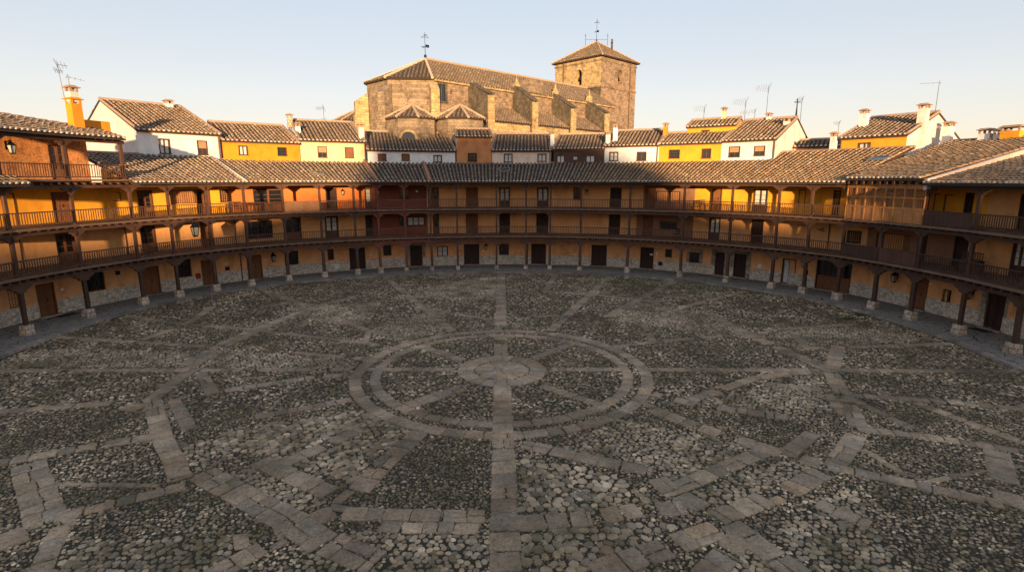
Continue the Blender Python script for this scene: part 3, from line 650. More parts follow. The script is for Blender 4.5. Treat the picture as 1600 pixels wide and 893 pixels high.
for k,(h0,h1,lab) in HOUSES.items():
    am=(h0+h1)/2; hs=thing("arcaded_house",lab,"house",pt(am,WO,0),"arcaded houses round the square")
    tim={'E':'timber_red','H':'timber','C':'timber','G':'timber','J':'timber_dark','I':'timber_dark'}.get(k,'timber')
    nlev=4 if k in 'AB' else 3
    bays=[(POSTS[i],POSTS[i+1]) for i in range(len(POSTS)-1) if POSTS[i]>=h0-.01 and POSTS[i+1]<=h1+.01]
    # ground wall + plinth + doors
    for lev in range(nlev):
        ops=OPEN.get((k,lev),[]); hol=[(a,w_,z0,z1) for t,a,w_,z0,z1 in ops]
        zt=[3.1,5.7,9.2 if nlev==3 else 8.3,11.9][lev]; zb=[0,3.2,5.75,8.3][lev]
        if nlev==3 and lev==2 and k in 'IJ': zt=9.0
        segs=WALLS.get((k,lev),'ochre_ground'); segs=[(h0,h1,segs)] if isinstance(segs,str) else segs
        for (s0,s1,mt) in segs:
            if k=='B' and lev==3: s1=-67.2
            arc_wall(hs,'wall',mt,s0,s1,WO,zb,zt,[q for q in hol if s0-1<q[0]<s1+1])
        for (t,a,w_,z0,z1) in ops: opening(hs,t,frame(a,WO+.02),w_-.01,z0,z1)
        if lev==0:
            ph=[(a,w_+.02,0,3) for t,a,w_,z0,z1 in ops if z0<.5]
            zz=1.0; arc_wall(hs,'stone_plinth','rubble',h0,h1,WO-.06,.1,zz,ph,depth=.06,back=False)
            cp=MB(); A=list(np.arange(h0,h1,1.6))+[h1]
            for i in range(len(A)-1):
                if any(abs((A[i]+A[i+1])/2-q[0])<math.degrees(q[1]/2/28)+.8 for q in ph):
                    cp.build('plinth_cap','rubble',hs); cp=MB(); continue
                cp.hexa([pt(A[i],WO-.06,zz),pt(A[i+1],WO-.06,zz),pt(A[i+1],WO,zz),pt(A[i],WO,zz)],[pt(A[i],WO-.055,zz+.01),pt(A[i+1],WO-.055,zz+.01),pt(A[i+1],WO,zz+.07),pt(A[i],WO,zz+.07)])
            cp.build('plinth_cap','rubble',hs)
            for (t,a,w_,z0,z1) in ops:
                if z0<.5:
                    st=MB(); F=frame(a,WO); st.box(F,-w_/2-.1,w_/2+.1,.002,.34,.1,.2); st.build('doorstep','plinth_stone',hs)
                if a in STONE_D:
                    st=MB(); F=frame(a,WO); x=w_/2
                    hgt_=z1+.28
                    st.box(F,-x-.34,-x-.003,.0,.075,.12,hgt_); st.box(F,x+.003,x+.34,.0,.075,.12,hgt_); st.box(F,-x-.003,x+.003,.0,.074,z1+.003,hgt_)
                    st.build('stone_surround','surround',hs)
    # posts, galleries
    pl=[p for p in POSTS if h0-.01<=p<h1-.01]
    for p in pl:
        F=frame(p,.0); b=MB(); s=.27+.02*random.random()
        zb=.66 if abs(p)>20 or p>0 else .62
        if abs(p)<52 : s=.25
        if abs(p)<20: s=.22; zb=.5
        b.box(F,-s,s,-s+.02,s-.02,.0,zb,None,.05)
        lt=MB(); jx,jy,jw=random.uniform(-.05,.05),random.uniform(-.03,.03),random.uniform(.09,.12); lt.hexa([F(-jw+jx,-jw+jy,zb),F(jw+jx,-jw+jy,zb),F(jw+jx,jw+jy,zb),F(-jw+jx,jw+jy,zb)],[F(-.1,-.1,2.86),F(.1,-.1,2.86),F(.1,.1,2.86),F(-.1,.1,2.86)]); q=lt.build('post','timber_dark' if p<-60 or p>50 else tim,hs); b.build('base','plinth_stone',q)
        br=MB(); bracket(br,F,2.83,.24,.62,.2); br.build('bracket',tim,q)
        for lev in range(1,nlev):
            if lev==3 and p<-99: continue
            lt=MB(); r=.085; lt.box(F,-r,r,-r,r,FL[lev],BEAM[lev]+.02); q=lt.build('gallery_post',tim,hs); br=MB(); bracket(br,F,BEAM[lev],.17,.48,.15); br.build('bracket',tim,q)
    if k=='J':
        pass
    if k=='B':
        F=frame(-66.3,.0); lt=MB(); lt.box(F,-.085,.085,-.085,.085,8.5,10.74); lt.build('gallery_post',tim,hs)
    for (p,q) in bays:
        P=pt(p,0,0);Q=pt(q,0,0); F,L=frame2(P,Q)
        for lev in range(nlev):
            e0,e1=-.02,L+.02
            bm_=MB(); zb=BEAM[lev]; last=(lev==nlev-1)
            sag=random.uniform(-.012,.012)
            bm_.box(F,e0,e1,-.11+sag,.11+sag,zb,zb+.2)
            if not last or True:
                n=int(L/.52)
                for i in range(n):
                    x=(i+.5)*L/n+random.uniform(-.03,.03)
                    if not last: bm_.box(F,x-.055,x+.055,-WO-.0,.30,zb+.203,zb+.325)
                    else: bm_.box(F,x-.045,x+.045,-.4,.48,zb+.203,zb+.295+(.27 if k=='I' else 0))
            bm_.build('floor_beam' if not last else 'eaves_beam',tim,hs)
            if not last:
                sb=MB(); zt=FL[lev+1]
                P2=pt(p,WO+.1,0);Q2=pt(q,WO+.1,0); o1=F(0,.34,0);o2=F(L,.34,0)
                sb.hexa([(*o1[:2],zt-.12),(*o2[:2],zt-.12),(*Q2[:2],zt-.12),(*P2[:2],zt-.12)],[(*o1[:2],zt),(*o2[:2],zt),(*Q2[:2],zt),(*P2[:2],zt)]); sb.build('gallery_floor','floor_boards',hs)
                lv=lev+1; brd=[m_ for (x0,x1,m_) in BOARD.get((k,lv),[]) if x0<(p+q)/2<x1]
                rl=MB(); zt=FL[lv]; y=.12
                rl.box(F,.08,L-.08,y-.045,y+.045,zt+.82,zt+.88)
                rl.box(F,.08,L-.08,y-.03,y+.03,zt+.10,zt+.16)
                if brd:
                    n=int(L/.17)
                    for i in range(n): x=.09+(L-.18)*i/n; rl.box(F,x+.003,x+(L-.18)/n-.003,y-.012-.006*(i%2),y+.012+.006*(i%2),zt+.02,zt+.82)
                    rl.build('parapet',brd[0],hs)
                else:
                    n=int(L/.15)
                    for i in range(1,n): x=.06+(L-.12)*i/n+random.uniform(-.012,.012); rl.box(F,x-.018,x+.018,y-.018,y+.018,zt+.16,zt+.82)
                    rl.build('railing',tim if k!='C' else 'timber',hs)
                if k=='I' and lv==2:
                    sc=MB(); z1=zt+.88; zt2=BEAM[2]+.02
                    for j in range(5 if L>2.5 else 4): x=L*j/4; sc.box(F,max(.0,x-.045),min(L,x+.045),y-.05,y+.05,zt,BEAM[2]+.3)
                    zm=(z1+zt2)/2-.02
                    for zz in (z1,zm,zt2-.06): sc.box(F,0,L,y-.048,y+.048,zz,zz+.08)
                    sc.box(F,0,L,y-.03,y+.03,zt2+.02,zt2+.5)
                    fr=sc.build('lattice_screen','board_orange',hs); lt=MB()
                    n=int(L/.125)
                    for i in range(n): x=(i+.5)*L/n; lt.box(F,x-.014,x+.014,y-.02,y+.0,z1,zt2)
                    for i in range(int((zt2-z1)/.125)): zz=z1+.06+i*.125; lt.box(F,0,L,y-.0,y+.02,zz-.014,zz+.014)
                    lt.build('lattice','timber_light',fr)
    # roof
    ez=eave_of(k); e_off=-.62; st=.34
    if nlev==4: ez=11.02
    sb=MB(); rows=[]; A=list(np.arange(h0,h1,1.2))+[h1]
    def PR(a,f): 
        ro,rz=top4(a) if nlev==4 else ridge_of(k,a)
        return pt(a,e_off+(ro-e_off)*f,ez+(rz-ez)*f)
    ha1=h1+(.0 if k!='B' else -.2)
    for i in range(len(A)-1):
        x0,x1=A[i],min(A[i+1],ha1); am_=(x0+x1)/2
        def PQ(a,f,up): 
            ro,rz=top4(am_) if nlev==4 else ridge_of(k,am_)
            ro,rz=top4(a) if nlev==4 else (ro,rz); q=pt(a,e_off+.06+(ro-e_off)*f,ez+(rz-ez)*f); return (q[0],q[1],q[2]+up)
        sb.hexa([PQ(x0,0,-.10),PQ(x1,0,-.10),PQ(x1,1,-.10),PQ(x0,1,-.10)],[PQ(x0,0,0.0),PQ(x1,0,0.0),PQ(x1,1,0.0),PQ(x0,1,0.0)],(.06,.042,.032))
    rf=sb.build('roof','tiles',hs); n=int(R(ha1-h0)*(rp(am)+2.)/.34)
    for i in range(n):
        a=h0+(ha1-h0)*(i+.5)/n; lo=np.array(PR(a,0)); hi=np.array(PR(a,1)); dd=(hi-lo)/np.linalg.norm(hi-lo); sd=np.array([math.cos(R(a)),-math.sin(R(a)),0]); nn=np.cross(sd,dd); nn=nn*(1 if nn[2]>0 else -1); rows.append((lo+nn*.02,hi+nn*.02,sd,nn))
    tile_rows(rows,'roof_tiles',rf,.13,.3+.7*(am>30))  # right-hand roofs get warmer tile colours, low sunlight painted in
    ec=MB()   # ridge capping against the upper walls
    for i in range(len(A)-1):
        a=A[i]; b=min(A[i+1],ha1); am_=(a+b)/2; ro,rz=top4(am_) if nlev==4 else ridge_of(k,am_)
        ec.tube(pt(a,ro-.03,rz+.02),pt(b,ro-.03,rz+.02),.12,.12,8,(.33,.2,.13))
    ec.build('ridge_tiles','tiles',rf)
    if k in 'IJHGFEDCB':   # party wall closing each end of the loft
        pass
    # small chimney etc added below
    HOUSES[k]=(h0,h1,lab,hs,rf)
# top gallery of house B: railing, floor and the end bay; canopy of house A
for kk in 'AB':
    hs=HOUSES[kk][3]
    for (p,q) in ([(-98.5,-90.3),(-90.3,-82.2)] if kk=='A' else []):
        pass
hA=HOUSES['A'][3]
rows=[];sb=MB();A=np.linspace(-98.5,-80.6,14)
for i in range(len(A)-1):
    x0,x1=A[i],A[i+1]; sb.hexa([pt(x0,-1.0,8.12),pt(x1,-1.0,8.12),pt(x1,.05,8.52),pt(x0,.05,8.52)],[pt(x0,-1.0,8.22),pt(x1,-1.0,8.22),pt(x1,.05,8.62),pt(x0,.05,8.62)],(.06,.042,.032))
cn=sb.build('canopy','tiles',hA)
for i in range(24):
    a=-98.5+(17.9)*(i+.5)/24; lo=np.array(pt(a,-1.06,8.24)); hi=np.array(pt(a,.05,8.66)); dd=(hi-lo)/np.linalg.norm(hi-lo); sd=np.array([math.cos(R(a)),-math.sin(R(a)),0]); nn=np.cross(sd,dd); nn*=1 if nn[2]>0 else -1; rows.append((lo,hi,sd,nn))
tile_rows(rows,'canopy_tiles',cn,.13,.9)
# skylights
for (k,a,fr_,w_) in (('D',-35.,.35,.95),('F',.4,.55,1.1),('H',61.5,.62,1.2)):
    hs=HOUSES[k][3]; ro,rz=ridge_of(k,a); ez=eave_of(k); e_off=-.62
    lo=Vector(pt(a,e_off,ez)); hi=Vector(pt(a,ro,rz)); up=(hi-lo).normalized(); sd=Vector((math.cos(R(a)),-math.sin(R(a)),0)); nn=sd.cross(up); nn*=1 if nn.z>0 else -1
    c=lo.lerp(hi,fr_); F=lambda x,y,z:tuple(c+sd*x+up*y+nn*z)
    m=MB(); x=w_/2; m.box(F,-x,x,-.5,-.42,.02,.22); m.box(F,-x,x,.42,.5,.02,.22); m.box(F,-x,-x+.08,-.42,.42,.02,.22); m.box(F,x-.08,x,-.42,.42,.02,.22); s=m.build('skylight','grey_metal',HOUSES[k][4]); m=MB(); m.box(F,-x+.08,x-.08,-.42,.42,.1,.17); m.build('pane','glass',s)
# flashing walls between roofs
for (k,a,mt) in (('C',-48.7,'flash'),('D',-25.1,'tiles'),('E',-14.7,'tiles')):
    m=MB(); ro,rz=ridge_of('D',a); F=lambda x,y,z:(0,0,0)
    p0=Vector(pt(a,-.6,8.3)); p1=Vector(pt(a,ro,rz+.1)); m.tube(p0+Vector((0,0,.1)),p1+Vector((0,0,.1)),.12,.12,8,(.40,.18,.10) if mt=='tiles' else None); m.build('roof_verge',mt,HOUSES[k][4])
stucco('party_stone',(.52,.42,.37),.5,.6)
m=MB(); q0=pt(74.9,-.45,8.2);q1=pt(74.9,12.,11.7);s_=pt(75.4,-.45,0);s1=pt(75.25,12.,0)
m.hexa([(q0[0],q0[1],7.9),(q1[0],q1[1],10.4),(s1[0],s1[1],10.4),(s_[0],s_[1],7.9)][::1],[(q0[0],q0[1],8.52),(q1[0],q1[1],11.5),(s1[0],s1[1],11.5),(s_[0],s_[1],8.52)]); m.build('party_wall','party_stone',HOUSES['I'][3])
print("arcade built")

# ------------------------------------------------------------ upper houses set back behind the gallery roofs
def chimney(par,x,y,z0,z1,w=.5,mat='white_wash',ang=0.,style=0,capm='cap_clay'):
    ca,sa=math.cos(ang),math.sin(ang); F=lambda a,b,z:(x+a*ca-b*sa,y+a*sa+b*ca,z)
    m=MB(); h=w/2; m.box(F,-h,h,-h,h,z0,z1-.34,None,.015); o=m.build('chimney',mat,par)
    m=MB()
    for sx in(-1,1):
        for sy in(-1,1): m.box(F,sx*(h-.07)-.06,sx*(h-.07)+.06,sy*(h-.07)-.06,sy*(h-.07)+.06,z1-.34,z1-.1)
    m.box(F,-h-.1,h+.1,-h-.1,h+.1,z1-.1,z1-.04); m.box(F,-h-.04,h+.04,-h-.04,h+.04,z1-.04,z1+.05,None,.12)
    m.build('cowl',capm,o); return o
UPPER=[ # label, A, B, eave z, ridge z, depth, ridge s0,s1 , wall mat, windows, warm
("big white house with two windows rising behind the left galleries",(-28.12,42.23),(-24.42,46.98),12.1,14.8,7.0,'white_wash',[('winw',1.78,.8,10.47,11.6),('blind',4.56,.8,10.47,11.6)],'white_pink'),
("bright orange house between the big white house and the cream house",(-24.3,47.11),(-19.35,51.1),11.66,13.45,4.7,'orange_wall',[('winw',1.56,.75,10.56,11.34),('wing',4.76,.77,10.58,11.3)],'orange_wall'),
("cream yellow house with a white stepped verge and shuttered windows",(-19.3,51.1),(-14.1,53.79),11.95,14.2,6.1,'cream',[('blind',1.9,.84,10.49,11.5),('shut',4.35,.84,10.48,11.48)],'white_wash'),
("long low white house with brown shutters below the church apse",(-13.91,53.86),(-5.71,56.12),11.24,13.3,5.5,'white_wash',[('shut',1.35,.82,10.27,10.93),('shut',3.6,.8,10.29,10.96),('winw',6.75,.87,10.2,10.87)],'white_wash'),
("small tall terracotta orange house with one barred window",(-5.56,56.14),(-2.06,56.61),12.64,13.5,2.4,'terracotta_wall',[('wing',1.57,.9,10.28,11.09)],'white_wash'),
("pale cream house with two small white curtained windows",(-2.01,56.62),(3.94,56.46),11.3,13.27,5.4,'cream_pale',[('winw',1.62,.9,10.22,11.04),('winw',5.05,.92,10.28,11.04)],'white_wash'),
("dark timber clad house with three small windows",(4.19,56.44),(9.11,55.38),11.44,13.13,4.7,'wood_clad',[('winw',.72,.85,10.15,10.9),('winw',2.2,.6,10.39,10.83),('winw',3.7,.95,10.13,10.88)],'wood_clad'),
("white house beside the timber house with twin white chimneys",(9.16,55.37),(14.03,53.46),11.66,13.4,4.8,'white_wash',[('winw',.92,.9,10.29,11.15),('win2',3.62,.95,10.26,11.12)],'white_wash'),
("yellow house with a raised attic storey on its roof",(14.03,53.47),(18.88,50.49),11.72,12.85,3.0,'yellow_wall',[('wing',1.5,1.0,10.45,11.23),('win2',4.4,.85,10.39,11.26)],'yellow_wall'),
("white house with a pinkish gable and an iron cross on the ridge",(18.87,50.48),(22.34,47.49),11.8,13.95,5.8,'white_wash',[('blind',1.17,1.0,10.44,11.36),('blind',3.3,.92,10.5,11.33)],'white_pink'),
("yellow house with a large whitewashed gable above the right galleries",(27.05,46.21),(29.68,42.24),11.75,13.6,5.0,'yellow_wall',[('winw',1.84,.93,10.64,11.37)],'white_pink'),
]
UH=[]
def upper(lab,A,B,ze,zr,dep,mat,wins,side,zb=7.,name="upper_house",cat="house",grp="houses rising behind the gallery roofs"):
    A=Vector((*A,0));B=Vector((*B,0)); t=(B-A); L=t.length; t/=L; n=Vector((-t.y,t.x,0)); 
    if n.dot(A-Vector((CX,CY,0)))<0: n=-n
    h=thing(name,lab,cat,(A.x,A.y,zb),grp)
    F=lambda x,y,z:(A.x+t.x*x-n.x*y,A.y+t.y*x-n.y*y,z)   # y towards square
    # front wall with openings
    xs=sorted(set([0,L]+[v for w_ in wins for v in (w_[1]-w_[2]/2,w_[1]+w_[2]/2)])); zs=sorted(set([zb,ze]+[v for w_ in wins for v in w_[3:5]]))
    m=MB()
    for i in range(len(xs)-1):
        for j in range(len(zs)-1):
            xm,zm=(xs[i]+xs[i+1])/2,(zs[j]+zs[j+1])/2
            if any(abs(xm-w_[1])<w_[2]/2 and w_[3]<zm<w_[4] for w_ in wins): continue
            m.add([F(xs[i],0,zs[j]),F(xs[i+1],0,zs[j]),F(xs[i+1],0,zs[j+1]),F(xs[i],0,zs[j+1])],[(0,1,2,3)])
    for w_ in wins:
        a,b=w_[1]-w_[2]/2,w_[1]+w_[2]/2
        for q in(a,b): m.add([F(q,0,w_[3]),F(q,-.24,w_[3]),F(q,-.24,w_[4]),F(q,0,w_[4])],[(0,1,2,3)])
        for q in w_[3:5]: m.add([F(a,0,q),F(b,0,q),F(b,-.24,q),F(a,-.24,q)],[(0,1,2,3)])
        m.add([F(a,-.24,w_[3]),F(b,-.24,w_[3]),F(b,-.24,w_[4]),F(a,-.24,w_[4])],[(0,1,2,3)])
    m.build('wall',mat,h)
    m=MB()
    for x in (0,L): m.add([F(x,0,zb),F(x,-2*dep,zb),F(x,-2*dep,ze),F(x,-dep,zr),F(x,0,ze)],[(0,1,2,3,4)])
    m.add([F(0,-2*dep,zb),F(L,-2*dep,zb),F(L,-2*dep,ze),F(0,-2*dep,ze)],[(0,1,2,3)])
    m.build('gable_wall',side,h)
    for w_ in wins: opening(h,{'win2':'winx'}.get(w_[0],w_[0]),(lambda f,s: lambda x,y,z:f(x+s,y-.0,z))(F,w_[1]),w_[2]-.01,w_[3],w_[4])
    ov=.22; sl=math.hypot(dep,zr-ze); up=Vector((n.x*dep,n.y*dep,zr-ze))/sl; nn=t.cross(up); nn*=1 if nn.z>0 else -1
    O=Vector(F(0,0,ze))-up*ov+nn*.1
    rf=plane_roof([(-.08,0),(L+.08,0),(L+.08,sl+ov),(-.08,sl+ov)],O,t,up,nn,'roof',h,.34,.13,.5)
    up2=Vector((-n.x*dep,-n.y*dep,zr-ze))/sl; nn2=-t.cross(up2); nn2*=1 if nn2.z>0 else -1
    O2=Vector(F(0,-2*dep,ze))-up2*.2+nn2*.1
    plane_roof([(-.08,0),(L+.08,0),(L+.08,sl+.2),(-.08,sl+.2)],O2,t,up2,nn2,'roof',h,.34,.13,.5,False)
    m=MB(); rz=zr+.16; m.tube(F(-.1,-dep,rz),F(L+.1,-dep,rz),.13,.13,8,(.40,.28,.2))
    for x in(-.04,L+.04): m.tube(F(x,.15,ze+.16),F(x,-dep,rz),.1,.1,8,(.36,.24,.17))
    m.build('ridge_tiles','tiles',rf)
    m=MB(); m.box(F,-.02,L+.02,.0,.12,ze-.12,ze-.0); m.build('cornice','terracotta_wall',h)
    UH.append((h,F,L,ze,zr,dep,rf)); return h
for u in UPPER: upper(*u[:8],u[8])
# attic storey on the yellow house, roof of its own
upper("small yellow attic storey with a tiled roof above the yellow house",(17.06,54.9),(20.79,52.42),13.42,14.15,1.9,'yellow_wall',[('winx',1.75,.8,12.69,13.12)],'yellow_wall',10.,"attic","attic")
def chi(i,s,dd,z1,w=.5,mat='white_wash',style=0,z0=None,capm='cap_clay'):
    h,F,L,ze,zr,dep,rf=UH[i]; p=F(s,-dd,0); a=F(s+1,-dd,0); zz=(ze+(zr-ze)*min(dd,2*dep-dd)/dep-.3) if z0 is None else z0
    chimney(rf,p[0],p[1],zz,z1,w,mat,math.atan2(a[1]-p[1],a[0]-p[0]),style,capm)
chi(0,4.9,6.6,15.35,.6); chi(2,-.2,5.0,14.75,.5,'plinth_stone'); chi(2,.15,2.2,13.7,.45); chi(2,5.75,.9,13.75,.5,'white_pink')
chi(5,6.1,.9,13.3,.42); chi(7,.2,.6,13.15,.42); chi(7,.75,1.4,13.85,.42); chi(8,-.1,2.2,13.9,.4,'orange_wall'); chi(11,2.9,1.9,15.3,.4,'cream')
chi(9,2.2,5.6,14.6,.45,'white_pink'); chi(9,4.3,3.7,13.9,.5,'white_pink'); chi(10,.4,2.6,14.2,.55); chi(10,4.75,2.3,14.15,.62,'white_pink',z0=10.2); chi(10,5.6,5.,12.9,.6,z0=10.)
chi(10,-.5,-.1,12.3,.45,z0=10.)
# chimneys standing on the big right roofs and the orange ones on house B
def chimat(k,a,off,z0,z1,w,mat,capm='cap_clay'):
    p=pt(a,off,0); return chimney(HOUSES[k][4],p[0],p[1],z0,z1,w,mat,-R(a),0,capm)
chimat('B',-69.2,1.8,11.0,13.45,.62,'orange_wall','orange_wall'); chimat('B',-69.2,1.8,13.2,14.15,.5,'white_pink')
m=MB(); F=frame(-66.4,2.3); m.box(F,-1.1,.9,-.15,.15,11.2,12.25); m.build('parapet','orange_wall',HOUSES['B'][4])
chimat('I',66.7,11.6,10.6,12.05,.75,'white_wash'); chimat('I',68.0,11.6,10.6,11.95,.6,'white_pink'); chimat('I',69.3,11.6,10.6,12.1,1.15,'yellow_wall')
print("upper houses built")

# ------------------------------------------------------------ church, own axes: x along the nave, y towards the square
CHA=(-10.5,70.0); AZ=R(46)
ch=thing("church","large stone church with a polygonal apse and sloping buttress walls behind the houses","church",(CHA[0],CHA[1],0)); ORG[ch.name]=(0,0,0)
# local frame: u along the nave, v to the near side -> object space keeps u,v as x,y
ch.rotation_euler=(0,0,PI/2-AZ)
FC=lambda u,v,z:(u,-v,z)
ZE,ZR=19.6,22.7; PZ_=[(-3.0,5.5),(-6.8,2.3),(-6.8,-2.3),(-3.0,-5.5)]; UE=31.3
ring=[(UE,5.5)]+PZ_+[(UE,-5.5)]
def wallpoly(mb,pts,z0,z1,closed=False):
    n=len(pts)
    for i in range(n if closed else n-1):
        a=pts[i];b=pts[(i+1)%n]; mb.add([FC(*a,z0),FC(*b,z0),FC(*b,z1),FC(*a,z1)],[(0,1,2,3)])
m=MB(); wallpoly(m,ring[1:],0,ZE); m.build('apse_wall','stone_church',ch)
m=MB(); wallpoly(m,[(UE,5.5),(-3.0,5.5)],0,ZE); m.build('nave_wall','stone_pink',ch)
def hiproof(par,pts,z,apex,name='roof',ov=.35,sp=.42,r=.15,fx=FC,warm=.2):
    cx=sum(p[0] for p in pts)/len(pts);cy=sum(p[1] for p in pts)/len(pts); out=None
    ap=Vector(fx(*apex))
    for i in range(len(pts)):
        a=Vector(fx(*pts[i],z));b=Vector(fx(*pts[(i+1)%len(pts)],z)); t=(b-a);L=t.length;t/=L
        foot=a+t*((ap-a).dot(t)); up=(ap-foot); H=up.length; up/=H; nn=t.cross(up); nn*=1 if nn.z>0 else -1; s=(ap-a).dot(t); k=ov/H
        a2=a-up*ov; e0=-(s)*k; e1=L+(L-s)*k
        o=plane_roof([(e0,0),(e1,0),(s,H+ov)],a2,t,up,nn,name,par,sp,r,warm,False); out=out or o
        m=MB(); q=a2+t*e0+nn*.1; m.tube(q,ap+nn*.1,.14,.14,8,(.42,.30,.2)); m.build('hip_tiles','tiles',o)
    return out
# nave + apse roof
AP=(0,0,ZR)
for i in range(3):
    p,q=PZ_[i],PZ_[i+1]
    a=Vector(FC(*p,ZE));b=Vector(FC(*q,ZE));ap=Vector(FC(*AP)); t=(b-a);L=t.length;t/=L;s=(ap-a).dot(t);foot=a+t*s;up=ap-foot;H=up.length;up/=H;nn=t.cross(up);nn*=1 if nn.z>0 else -1;k=.35/H
    o=plane_roof([(-s*k,0),(L+(L-s)*k,0),(s,H+.35)],a-up*.35,t,up,nn,'apse_roof',ch,.42,.15,.2,False)
    m=MB(); m.tube(a-up*.35+nn*.12,ap+nn*.12,.15,.15,8,(.55,.44,.32)); m.build('hip_tiles','tiles',o)
for sg in(1,-1):
    a=Vector(FC(-3.0,5.5*sg,ZE)); t=Vector((1,0,0)); up=Vector((0,5.5*sg,ZR-ZE)); H=up.length; up/=H; nn=t.cross(up); nn*=1 if nn.z>0 else -1
    o=plane_roof([(-.2,0),(UE+3,0),(UE+3,H+.35),(3.0,H+.35)],a-up*.35,t,up,nn,'nave_roof',ch,.42,.15,.2,False)
m=MB(); m.tube(FC(0,0,ZR+.12),FC(UE,0,ZR+.12),.17,.17,8,(.40,.29,.2)); m.build('ridge_tiles','tiles',o)
m=MB(); m.box(FC,-3.,UE,5.5,5.8,ZE-.35,ZE-.1); m.build('cornice','stone_pale',ch)
# pilaster buttresses on the apse corners
def dirbox(mb,u,v,ang,w,d,z0,z1,sl=0):
    ca,sa=math.cos(ang),math.sin(ang); G=lambda x,y,z:FC(u+x*ca-y*sa,v+x*sa+y*ca,z)
    prof=[(0,z0),(d,z0),(d,z1-sl),(0,z1)]
    n=4; mb.add([G(x,-w/2,z) for x,z in prof]+[G(x,w/2,z) for x,z in prof],[(0,1,2,3),(7,6,5,4)]+[((i+1)%4,i,4+i,4+(i+1)%4) for i in range(4)])
for (u,v,an,w_,d_,z1,mt) in ((-3.0,5.5,R(113),.95,1.1,19.2,'stone_pale'),(-6.8,2.3,R(160),.95,1.3,18.9,'stone_church'),(-6.8,-2.3,R(200),.95,1.5,18.4,'stone_pale'),(-3.,-5.5,R(247),.95,1.2,18.4,'stone_church')):
    m=MB(); dirbox(m,u,v,an,w_,d_,0,z1,1.0); m.build('buttress',mt,ch)
    m=MB(); dirbox(m,u,v,an,w_+.16,d_+.15,0,16.2,.4); m.build('buttress_base',mt,ch)
# sloping buttress walls
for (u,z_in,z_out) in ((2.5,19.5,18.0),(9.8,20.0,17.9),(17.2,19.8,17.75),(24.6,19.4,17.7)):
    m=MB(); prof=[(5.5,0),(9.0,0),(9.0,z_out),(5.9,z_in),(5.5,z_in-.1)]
    m.add([FC(u-.42,v,z) for v,z in prof]+[FC(u+.42,v,z) for v,z in prof],[(0,1,2,3,4),(9,8,7,6,5)]+[((i+1)%5,i,5+i,5+(i+1)%5) for i in range(5)]); b_=m.build('buttress_wall','stone_dark_shade',ch)
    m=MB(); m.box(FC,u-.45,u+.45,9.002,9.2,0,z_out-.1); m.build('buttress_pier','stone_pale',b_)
    m=MB(); m.add([FC(u-.5,9.25,z_out+.02),FC(u+.5,9.25,z_out+.02),FC(u+.5,5.9,z_in+.02),FC(u-.5,5.9,z_in+.02),FC(u-.5,9.25,z_out+.14),FC(u+.5,9.25,z_out+.14),FC(u+.5,5.9,z_in+.14),FC(u-.5,5.9,z_in+.14)],[(3,2,1,0),(4,5,6,7),(0,1,5,4),(1,2,6,5),(2,3,7,6),(3,0,4,7)]); m.build('coping','stone_dark_shade',b_)
    if u>5: 
        m=MB(); m.box(FC,u-.35,u+.35,5.5,6.1,18.6,20.2); m.box(FC,u-.25,u+.25,5.55,6.05,20.2,20.6,None,.1); m.tube(FC(u,5.8,20.6),FC(u,5.8,21.3),.16,.04); m.build('pinnacle','stone_pale',b_)
# side chapels between them
for i,(u0,u1) in enumerate(((3.0,9.3),(10.3,16.7),(17.7,24.1),(25.1,31.2))):
    z=15.3; xs=(u0+u1)/2; m=MB(); 
    # wall with an arched opening
    m.add([FC(u0,8.7,0),FC(xs-.95,8.7,0),FC(xs-.95,8.7,z),FC(u0,8.7,z)],[(0,1,2,3)]); m.add([FC(xs+.95,8.7,0),FC(u1,8.7,0),FC(u1,8.7,z),FC(xs+.95,8.7,z)],[(0,1,2,3)])
    k=10; arc=[(xs-.95*math.cos(PI*j/k),12.9+.95*math.sin(PI*j/k)) for j in range(k+1)]
    for j in range(k):
        (xa,za),(xb,zb_)=arc[j],arc[j+1]; m.add([FC(xa,8.7,za),FC(xb,8.7,zb_),FC(xb,8.7,z),FC(xa,8.7,z)],[(0,1,2,3)]); m.add([FC(xa,8.7,za),FC(xb,8.7,zb_),FC(xb,8.1,zb_),FC(xa,8.1,za)],[(0,1,2,3)])
    m.add([FC(xs-.95,8.1,0),FC(xs+.95,8.1,0),FC(xs+.95,8.1,z),FC(xs-.95,8.1,z)],[(0,1,2,3)])
    c_=m.build('chapel_wall','stone_pale',ch)
    m=MB()
    for j in range(k):
        (xa,za),(xb,zb_)=arc[j],arc[j+1]; sc=1.28; o_=lambda x,zz:(xs+(x-xs)*sc,12.9+(zz-12.9)*sc)
        A1,B1=o_(xa,za),o_(xb,zb_); m.hexa([FC(xa,8.71,za),FC(xb,8.71,zb_),FC(B1[0],8.71,B1[1]),FC(A1[0],8.71,A1[1])],[FC(xa,8.8,za),FC(xb,8.8,zb_),FC(B1[0],8.8,B1[1]),FC(A1[0],8.8,A1[1])])
    m.build('arch_ring','stone_pink',c_)
    m=MB(); m.box(FC,xs-.9,xs+.9,8.11,8.16,0,13.8); m.build('window_glass','glass',c_)
    a=Vector(FC(u0-.1,8.7,z)); t=Vector((1,0,0)); up=Vector((0,3.2,1.9)); H=up.length; up/=H; nn=t.cross(up); nn*=1 if nn.z>0 else -1
    plane_roof([(0,0),(u1-u0+.2,0),(u1-u0+.2,H+.3),(0,H+.3)],a-up*.3,t,up,nn,'chapel_roof',ch,.42,.15,.2,False)
